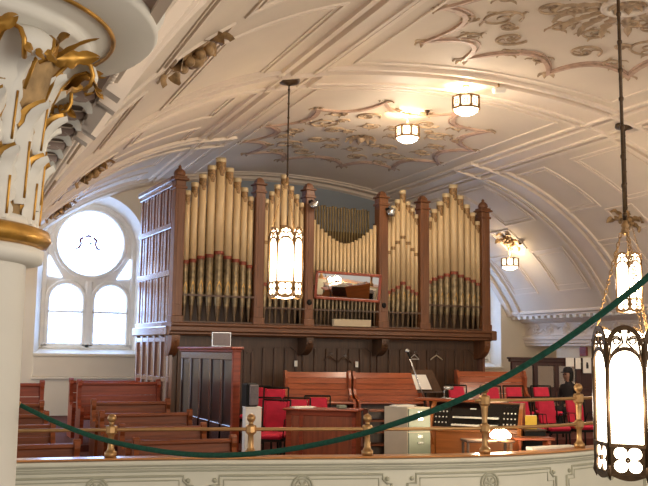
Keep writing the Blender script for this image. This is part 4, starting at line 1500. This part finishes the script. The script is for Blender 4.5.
# ------------------------------------------------------------------ organ console
cp_ = atD(430, 430, 12.0); cq = atD(519, 430, 11.6)
v = Vector((cq.x-cp_.x, cq.y-cp_.y, 0)); CW = v.length; crz = math.atan2(v.y, v.x)
con = thing('organ_console', 'wooden organ console with black keydesk and two white manuals', 'organ console', (cp_.x, cp_.y, 0), crz)
HC = .99
q = MB()
q.box(.0, CW, .42, .46, 0, HC)                      # back
q.box(.03, CW-.03, .22, .25, 0, .66)                # kneeboard
q.bbox(-.02, CW+.02, .0, .46, .60, .66, .01)        # key shelf
q.build('console_case', conwood, con)
for x in (-.03, CW-.02):
    q = MB()
    poly = [(.46, 0), (.46, HC), (.30, HC), (.20, .92), (.10, .80), (.0, .70), (-.04, .66), (-.02, .58), (.08, .50), (.18, .40), (.22, 0)]
    q.prism(poly, 'x', x, x+.05); q.build('cheek', conwood, con)
q = MB(); q.bbox(-.28, CW*.55, .26, .5, HC, HC+.035, .012); q.build('console_top', woodbench, con)
q = MB()
q.hexa([(.02, .06, .66), (CW-.02, .06, .66), (CW-.02, .40, .66), (.02, .40, .66), (.02, .34, HC-.02), (CW-.02, .34, HC-.02), (CW-.02, .40, HC-.02), (.02, .40, HC-.02)])
q.build('keydesk', blackgloss, con)
for k, (y, z) in enumerate(((.0, .705), (.11, .80))):
    q = MB()
    a, c = CW*.24, CW*.76
    n = 36; w = (c-a)/n
    for i in range(n): q.box(a+i*w+.0012, a+(i+1)*w-.0012, y, y+.13, z-.02, z)
    q.use(1)
    for i in range(n):
        if i % 7 not in (2, 6): q.box(a+(i+.7)*w, a+(i+1.3)*w, y+.05, y+.13, z, z+.012)
    q.build('manual', [ivory, blackgloss], con)
for side in (0, 1):
    q = MB()
    x0, x1 = (.03, CW*.20) if side == 0 else (CW*.80, CW-.03)
    q.hexa([(x0, .05, .66), (x1, .05+.06*(1), .66), (x1, .3, .66), (x0, .3, .66), (x0, .22, HC-.06), (x1, .26, HC-.06), (x1, .32, HC-.06), (x0, .32, HC-.06)])
    jb = q.build('stop_jamb', blackgloss, con)
    for r_ in range(3):
        for c_ in range(4):
            u = (c_+.6)/4.3; z = .72+r_*.07
            q = MB(); x = x0+(x1-x0)*u; y = .05+(z-.66)*.64
            k0 = 0
            q.lathe([(.005, -.03), (.005, .0), (.010, .0), (.010, .012), (.004, .014)], (0, 0, 0), 10)
            q.xf(Matrix.Translation((x, y-.02, z)) @ Matrix.Rotation(PI/2, 4, 'X'))
            q.build('stop_knob', ivory, jb)
q = MB()
for a in (.42, .55): q.bbox(CW*a, CW*(a+.07), .27, .285, .88, .905, .003)
q.build('piston_plate', ivory, con)
def on_con(x, y, z): return Vector((cp_.x+cos(crz)*x-sin(crz)*y, cp_.y+sin(crz)*x+cos(crz)*y, z))
# sheet music on the console, seen in the mirror
t = thing('sheet_music', 'white sheet music lying flat on top of the organ console', 'sheet music', on_con(CW*.28, .38, HC+.035), crz)
q = MB(); q.box(-.17, .17, -.11, .11, 0, .006)
q.build('page', paperm, t)
q = MB()
for k in range(4): q.box(-.13, .13, -.08+k*.05, -.068+k*.05, .006, .008)
q.build('stave_lines', inkm, t)
# yellow folder
yp = atD(531, 429, 11.75)
t = thing('yellow_folder', 'yellow folder standing at the right end of the console', 'folder', (yp.x, yp.y, yp.z), -.3)
q = MB(); q.bbox(-.08, .08, -.012, .012, 0, .175, .004); q.build('cover', yellowm, t)
q = MB(); q.box(-.075, .078, -.006, .006, .004, .18); q.build('pages', paperm, t)
# small side cabinet the folder stands on
t2 = thing('side_cabinet', 'black cabinet at the right end of the console, under the folder', 'cabinet', (yp.x, yp.y, 0), -.2)
q = MB(); q.bbox(-.13, .17, -.10, .16, 0, yp.z-.02, .01); q.build('cabinet_body', blackm, t2)
q = MB(); q.bbox(-.14, .18, -.11, .17, yp.z-.02, yp.z, .006); q.build('cabinet_top', wooddark, t2)
# organ bench
bl = atD(512, 437, 11.35); br = atD(552, 437, 11.4)
v = Vector((br.x-bl.x, br.y-bl.y, 0)); BW = v.length; brz = math.atan2(v.y, v.x)
t = thing('organ_bench', 'plain wooden organ bench right of the glowing lamp', 'bench', (bl.x, bl.y, 0), brz)
q = MB(); q.bbox(0, BW, -.12, .12, bl.z-.035, bl.z, .01); q.build('bench_top', woodbench, t)
for x in (.05, BW-.09):
    q = MB(); q.bbox(x, x+.04, -.11, .11, 0, bl.z-.035, .008); q.build('leg', woodbench, t)
# white storage box
wl = atD(530, 447, 10.95); wr = atD(572, 446.5, 11.25)
v = Vector((wr.x-wl.x, wr.y-wl.y, 0)); WW = v.length; wrz = math.atan2(v.y, v.x)
t = thing('storage_box', 'low white box in front of the organ bench legs', 'box', (wl.x, wl.y, 0), wrz)
q = MB(); q.bbox(0, WW, -.06, .06, 0, wl.z-.05, .01); q.build('box_body', whitem, t)
q = MB(); q.bbox(-.015, WW+.015, -.07, .07, wl.z-.05, wl.z, .008); q.build('box_lid', paperm, t)
# little table and glowing lamp
tp = atD(480, 446, 10.9)
lpp = atD(499, 441, 10.75)
t = thing('side_table', 'small dark wooden table under the glowing lamp', 'table', (tp.x+.08, tp.y-.0, 0), brz)
q = MB(); q.bbox(-.28, .34, -.14, .16, lpp.z-.03, lpp.z, .008); q.build('table_top', wooddark, t)
for x in (-.25, .29):
    for y in (-.11, .13):
        q = MB(); q.bbox(x-.015, x+.015, y-.015, y+.015, 0, lpp.z-.03, .004); q.build('leg', wooddark, t)
t = thing('table_lamp', 'small glowing lamp on the dark table behind the brass post', 'lamp', (lpp.x+.02, lpp.y, lpp.z))
q = MB(); q.lathe([(.05, 0), (.05, .012), (.012, .02), (.010, .05)], (0, 0, 0), 16); q.build('lamp_base', brass, t)
q = MB(); q.lathe([(.05, .03), (.12, .04), (.13, .07), (.09, .12), (.04, .15), (.002, .155)], (0, 0, 0), 16); q.build('lamp_shade', bulbm, t)
lightpt(t.location+Vector((-.16, .22, .12)), 11, (1, .86, .62), .06, 'table_lamp_light')

# ------------------------------------------------------------------ music stand and microphone
ms = atD(426, 396.5, 13.3)
zf = floor_z(ms.x, ms.y)
t = thing('music_stand', 'dark music stand with tilted desk right of the microphone', 'music stand', (ms.x, ms.y, zf), -.25)
Z = ms.z-zf
q = MB()
c0 = Vector((0, 0, Z+.28))
q.hexa([(-.16, -.10, Z+.08), (.22, -.10, Z+.08), (.22, -.09, Z+.08), (-.16, -.09, Z+.08), (-.22, .10, Z+.40), (.12, .10, Z+.40), (.12, .11, Z+.40), (-.22, .11, Z+.40)])
q.bbox(-.16, .22, -.16, -.09, Z+.06, Z+.08, .004)
q.build('desk', wooddark, t)
q = MB(); q.tube([(0, .02, Z+.2), (0, .03, .05)], .014, 8); q.build('pole', blackm, t)
for k in range(3):
    a = 2*PI*k/3
    q = MB(); q.tube([(0, .03, .12), (.28*cos(a), .03+.28*sin(a), .01)], .01, 6); q.build('leg', blackm, t)
pp = Vector((ms.x, ms.y, zf))
def on_ms(x, y, z): return Vector((ms.x+cos(-.25)*x-sin(-.25)*y, ms.y+sin(-.25)*x+cos(-.25)*y, zf+z))
t = thing('music_page', 'white page resting on the dark music stand', 'paper', on_ms(-.06, -.115, Z+.09), -.25)
q = MB(); q.hexa([(-.12, .0, .02), (.12, .0, .02), (.12, .006, .02), (-.12, .006, .02), (-.16, .13, .235), (.06, .13, .235), (.06, .136, .235), (-.16, .136, .235)])
q.build('page', paperm, t)
m0 = atD(407.5, 351, 12.9); m1 = atD(424.5, 400, 12.75)
t = thing('microphone_stand', 'microphone on a slanted boom in front of the choir bench', 'microphone', (m1.x, m1.y, floor_z(m1.x, m1.y)))
zf = floor_z(m1.x, m1.y)
e = m0-Vector((m1.x, m1.y, zf)); o = Vector((0, 0, m1.z-zf))
q = MB(); q.tube([o+(e-o)*-.15, e-(e-o)*.1], .011, 8); q.build('boom', steel, t)
q = MB(); q.smooth = True
dd = (e-o).normalized()
q.tube([e-dd*.12, e-dd*.06, e-dd*.03], .02, 10, rad=[.013, .017, .022]); q.build('microphone_body', blackm, t)
q = MB(); q.ball(e, .033, 10); q.build('microphone_head', steel, t)
q = MB(); q.tube([o, (0, 0, .03)], .014, 8); q.build('pole', blackm, t)
q = MB(); q.lathe([(.14, 0), (.14, .02), (.03, .04)], (0, 0, 0), 18); q.build('base', blackm, t)
# chrome gooseneck lamp on the console
g0 = on_con(.12, .36, HC+.035)
t = thing('gooseneck_lamp', 'small chrome gooseneck lamp on top of the organ console', 'lamp', g0)
q = MB(); q.lathe([(.04, 0), (.04, .012), (.012, .02)], (0, 0, 0), 14); q.build('lamp_base', steel, t)
q = MB(); q.tube([(0, 0, .015), (0, 0, .10), (.02, -.01, .14), (.05, -.02, .15)], .008, 8); q.build('gooseneck', steel, t)
q = MB(); q.tube([(-.02, -.03, .145), (.12, -.03, .145)], .028, 10); q.build('lamp_shade', steel, t)

# ------------------------------------------------------------------ partition on the right
pa = atD(511, 358, 19.0); pb_ = atD(607, 359, 19.6)
v = Vector((pb_.x-pa.x, pb_.y-pa.y, 0)); PW = v.length; prz = math.atan2(v.y, v.x)
PZ = .25
part = thing('glazed_partition', 'dark wooden partition with glass panes behind the right chairs', 'partition', (pa.x, pa.y, PZ), prz)
HP = pa.z-PZ
q = MB()
q.bbox(-.04, PW, -.06, .06, HP-.08, HP, .012)
q.bbox(0, PW, -.04, .04, HP-.16, HP-.08, .008)
q.bbox(-.06, PW, -.09, .09, HP-.02, HP+.02, .01)
q.build('top_rail', partwood, part)
px_ = [0, .52, 1.03, 1.55, PW-.06]
for x in px_:
    q = MB(); q.bbox(x, x+.10, -.045, .045, 0, HP-.1, .008); q.build('stile', partwood, part)
q = MB(); q.box(0, PW, -.03, .03, 0, HP-.66); q.bbox(0, PW, -.045, .045, HP-.70, HP-.62, .008); q.build('lower_panel', partwood, part)
for a, c in zip(px_[:-2], px_[1:-1]):
    q = MB(); q.box(a+.1, c, -.006, .006, HP-.63, HP-.15); q.build('glass_pane', glasspane, part)
q = MB(); q.box(px_[3]+.1, PW, -.03, .03, HP-.66, HP-.15); q.build('solid_panel', partwood, part)
def on_part(x, y, z): return Vector((pa.x+cos(prz)*x-sin(prz)*y, pa.y+sin(prz)*x+cos(prz)*y, PZ+z))
for x, w, z0, z1, lab, mark in ((1.36, .10, HP-.17, HP+.02, 'blank white notice pinned to the partition, leftmost of three', 0), (1.56, .065, HP-.22, HP+.02, 'narrow white notice pinned to the partition, middle of three', 0), (1.78, .10, HP-.31, HP+.03, 'tall white notice with a dark upright mark pinned to the partition', 1)):
    t = thing('paper_notice', lab, 'notice', on_part(x, -.065 if z1 < HP else -.10, z0), prz, 'white notices on the partition')
    q = MB(); q.box(-w, w, -.004, .0, 0, z1-z0); q.build('sheet', paperm, t)
    if mark:
        q = MB(); q.prism([(-.02, .10), (.03, .10), (.035, .16), (.02, .23), (-.015, .24), (-.025, .17)], 'y', -.008, -.003); q.build('printed_mark', inkm, t)
rb = atD(583, 351, 19.9)
t = thing('alarm_box', 'small red box on the pier above the white notices', 'alarm box', (XC+7.93, 19.6, rb.z-.10))
e = atX(583.5, 356, XC+7.92)
t.location = (XC+7.945, e.y, e.z)
q = MB(); q.bbox(-.05, .02, -.14, .14, 0, .24, .01); q.build('box_body', redbox, t)
q = MB(); q.bbox(-.058, -.045, -.09, .09, .06, .18, .006); q.build('front_plate', stain, t)

# ------------------------------------------------------------------ person behind the chairs
hp = atD(573, 367, 17.6)
zf = floor_z(hp.x, hp.y)
per = None
def skin_body(name, verts, edges, mats, loc, rz, facefn=None):
    me = bpy.data.meshes.new(name)
    me.from_pydata([v_[0] for v_ in verts], edges, [])
    o = bpy.data.objects.new(name, me); C.objects.link(o)
    for mm in mats: me.materials.append(mm)
    o.modifiers.new('skin', 'SKIN')
    for i, v_ in enumerate(verts):
        sv = me.skin_vertices[0].data[i]
        sv.radius = v_[1] if isinstance(v_[1], tuple) else (v_[1], v_[1])
        sv.use_root = (i == 0)
    sd = o.modifiers.new('subdiv', 'SUBSURF'); sd.levels = 2; sd.render_levels = 2
    dg = bpy.context.evaluated_depsgraph_get()
    ev = bpy.data.meshes.new_from_object(o.evaluated_get(dg))
    o.modifiers.clear()
    o.data = ev
    for p in ev.polygons:
        p.use_smooth = True
        if facefn: p.material_index = facefn(p.center)
    o.location = loc; o.rotation_euler = (0, 0, rz)
    return o
sh = hp.z-zf     # seated head top above floor
# seated figure facing -x (left)
V = [((0, 0, .52), (.15, .17)), ((.0, 0, .70), (.13, .16)), ((-.01, 0, .88), (.13, .18)), ((-.02, 0, .985), (.07, .09)), ((-.035, 0, 1.04), (.05, .055)), ((-.05, 0, 1.11), (.085, .075)), ((-.05, 0, 1.19), (.09, .078)), ((-.045, 0, 1.245), (.06, .055))]
E = [(0, 1), (1, 2), (2, 3), (3, 4), (4, 5), (5, 6), (6, 7)]
V.append(((-.145, 0, 1.13), .017)); E.append((5, 8))           # nose
for s in (-1, 1):
    n0 = len(V)
    V += [((-.02, s*.17, .92), .06), ((-.02, s*.23, .72), .048), ((-.18, s*.18, .60), .036), ((-.25, s*.14, .585), (.036, .018))]
    E += [(2, n0), (n0, n0+1), (n0+1, n0+2), (n0+2, n0+3)]
    for f_, (dx, dy, L2) in enumerate(((-.06, .025, .9), (-.07, .008, 1.), (-.068, -.01, .95), (-.055, -.026, .8))):
        k = len(V)
        V += [((-.25+dx*.55, s*.14+dy, .58), .009), ((-.25+dx*L2*1.1, s*.14+dy, .555), .008)]
        E += [(n0+3, k), (k, k+1)]
    k = len(V)
    V += [((-.25, s*.14-s*.045, .575), .010), ((-.28, s*.14-s*.06, .56), .009)]
    E += [(n0+3, k), (k, k+1)]
    n0 = len(V)
    V += [((-.05, s*.10, .50), .085), ((-.42, s*.11, .50), .065), ((-.42, s*.11, .25), .05), ((-.42, s*.11, .07), .04), ((-.54, s*.11, .035), .03)]
    E += [(0, n0), (n0, n0+1), (n0+1, n0+2), (n0+2, n0+3), (n0+3, n0+4)]
def ff(c):
    if c.z > 1.03: return 1
    if c.x < -.21 and .52 < c.z < .63 and abs(c.y) > .06 and c.x > -.36 and c.z > .545: return 1
    return 0
per = skin_body('person', V, E, [coatm, skinm], (hp.x, hp.y+.12, hp.z-1.315), R(8), ff)
tag(per, 'person in dark cap and coat sitting before the glazed partition', 'person')
q = MB(); q.smooth = True
q.lathe([(.095, 1.20), (.10, 1.24), (.085, 1.29), (.04, 1.315), (.002, 1.32)], (-.035, 0, 0), 18)
q.add([(-.10, -.07, 1.215), (-.20, -.04, 1.20), (-.20, .04, 1.20), (-.10, .07, 1.215), (-.10, -.07, 1.225), (-.20, -.04, 1.21), (-.20, .04, 1.21), (-.10, .07, 1.225)], [(0, 1, 2, 3), (4, 7, 6, 5), (0, 4, 5, 1), (1, 5, 6, 2), (2, 6, 7, 3), (3, 7, 4, 0)], False)
q.build('cap', coatm, per)
q = MB(); q.smooth = True
q.lathe([(.085, 1.03), (.098, 1.10), (.10, 1.21), (.09, 1.23)], (-.02, 0, 0), 18, caps=False)
for i in range(len(q.v)):
    x, y, z = q.v[i]
    if x < -.06: q.v[i] = (-.06+(x+.06)*.1, y, z)
q.build('hair', blackm, per)
q = MB(); q.smooth = True
for s in (-1, 1): q.ball((-.132, s*.033, 1.165), .011, 6)
q.build('eye', inkm, per)
stl = thing('stool', 'dark stool under the person in the cap', 'stool', (hp.x+.02, hp.y+.12, zf), 0)
q = MB(); sz = hp.z-1.315+.52-.16-zf
q.lathe([(.17, sz-.04), (.18, sz-.02), (.17, sz)], (0, 0, 0), 18); q.build('seat', wooddark, stl)
for k in range(4):
    a = PI/4+k*PI/2
    q = MB(); q.tube([(.13*cos(a), .13*sin(a), sz-.03), (.16*cos(a), .16*sin(a), 0)], .015, 6); q.build('leg', wooddark, stl)

# ------------------------------------------------------------------ green rope
A0 = Vector((.29, 3.52, 0)); B0 = Vector((1.66, 1.86, 0))
pn = (B0-A0).cross(Vector((0, 0, 1))).normalized()
def onplane(x, y):
    r = ray(x, y); tt = (A0-EYE).dot(pn)/r.dot(pn); return EYE+r*tt
rp = [(20, 405), (60, 424), (100, 438.5), (150, 449.5), (200, 455), (250, 454), (300, 447.5), (350, 437), (400, 422), (450, 404), (500, 380), (550, 350), (600, 315), (648, 277), (690, 238)]
pts = catmull([tuple(onplane(*p)) for p in rp], 6)
rope = thing('barrier_rope', 'sagging green barrier rope stretched from the column to the right', 'rope', pts[0])
q = MB(); q.smooth = True
q.tube([Vector(p)-Vector(pts[0]) for p in pts], .0088, 10)
q.build('rope_cord', greenrope, rope)
q = MB(); q.tube([(0, 0, 0), (-.03, -.0, .01), (-.05, 0, .01)], .012, 8); q.build('wall_hook', brass, rope)
pe = Vector(pts[-1])
st = thing('rope_stanchion', 'brass stanchion holding the green rope beyond the right edge', 'stanchion', (pe.x+.02, pe.y-.02, 0))
q = MB(); q.lathe([(.14, 0), (.14, .02), (.03, .05)], (0, 0, 0), 20); q.build('base', brass, st)
q = MB(); q.lathe([(.022, .04), (.022, pe.z+.03), (.03, pe.z+.06), (.002, pe.z+.09)], (0, 0, 0), 14); q.build('pole', brass, st)

# ------------------------------------------------------------------ light
for loc, lab, rz in LANT:
    # lamp inside each lantern: the glass carries the visible glow, a point light just outside each lit side adds its throw
    for k in range(3):
        a = rz+2*PI*k/3
        lightpt((loc[0]+cos(a)*.33, loc[1]+sin(a)*.33, loc[2]+.5), 22, (1, .85, .68), .15, 'lantern_light')
for loc, dr, lab in cl:
    lightpt((loc[0], loc[1], loc[2]-dr+.08), 34, (1, .82, .58), .07, 'drum_light_up')
    lightpt((loc[0], loc[1], loc[2]-dr-.40), 70, (1, .84, .66), .12, 'drum_light_down')
lightpt(c3+Vector((.0, .0, -.36)), 22, (1, .82, .58), .07, 'drum_light_up')
lightpt(c3+Vector((-.0, -.0, -.85)), 14, (1, .82, .6), .1, 'drum_light_down')
# added warm fill without a fixture, brightens the left pews and wall
lightpt((1.1, 18.4, 3.5), 150, (1, .84, .66), .2, 'aisle_fill_light')
lightpt((18.2, 15.5, 2.7), 90, (1, .85, .7), .2, 'aisle_fill_light')  # added fill to brighten the right aisle wall, no fixture here
# lanterns of the nave outside the frame
for loc in ((4.6, -2.5, 3.0), (11.2, 4.9, 3.0), (11.2, -2.5, 3.0)):
    lightpt(loc, 120, (1, .85, .68), .25, 'nave_lantern_light')
def area(loc, tgt, sx_, sy_, w, col, nm):
    d = bpy.data.lights.new(nm, 'AREA'); d.shape = 'RECTANGLE'; d.size = sx_; d.size_y = sy_; d.energy = w; d.color = col
    o = bpy.data.objects.new(nm, d); C.objects.link(o); o.location = loc
    o.rotation_euler = (Vector(tgt)-Vector(loc)).to_track_quat('-Z', 'Y').to_euler()
    return o
# daylight through the side windows of the aisles and the front of the church
area((-4.2, 15, 1.5), (4, 17.5, 2.8), 4, 3, 260, (.62, .76, 1), 'aisle_window_daylight')
area((8, -6, 2.0), (8, 14, 4.5), 9, 5, 500, (1, .93, .84), 'front_window_daylight')
w = bpy.data.worlds.new('world'); bpy.context.scene.world = w
w.use_nodes = True
bg = w.node_tree.nodes['Background']
bg.inputs['Color'].default_value = (1, .93, .85, 1)
bg.inputs['Strength'].default_value = .62
sc = bpy.context.scene
sc.view_settings.view_transform = 'Standard'
sc.view_settings.look = 'None'
sc.view_settings.gamma = 1
sc.view_settings.use_curve_mapping = False
sc.view_settings.exposure = .18
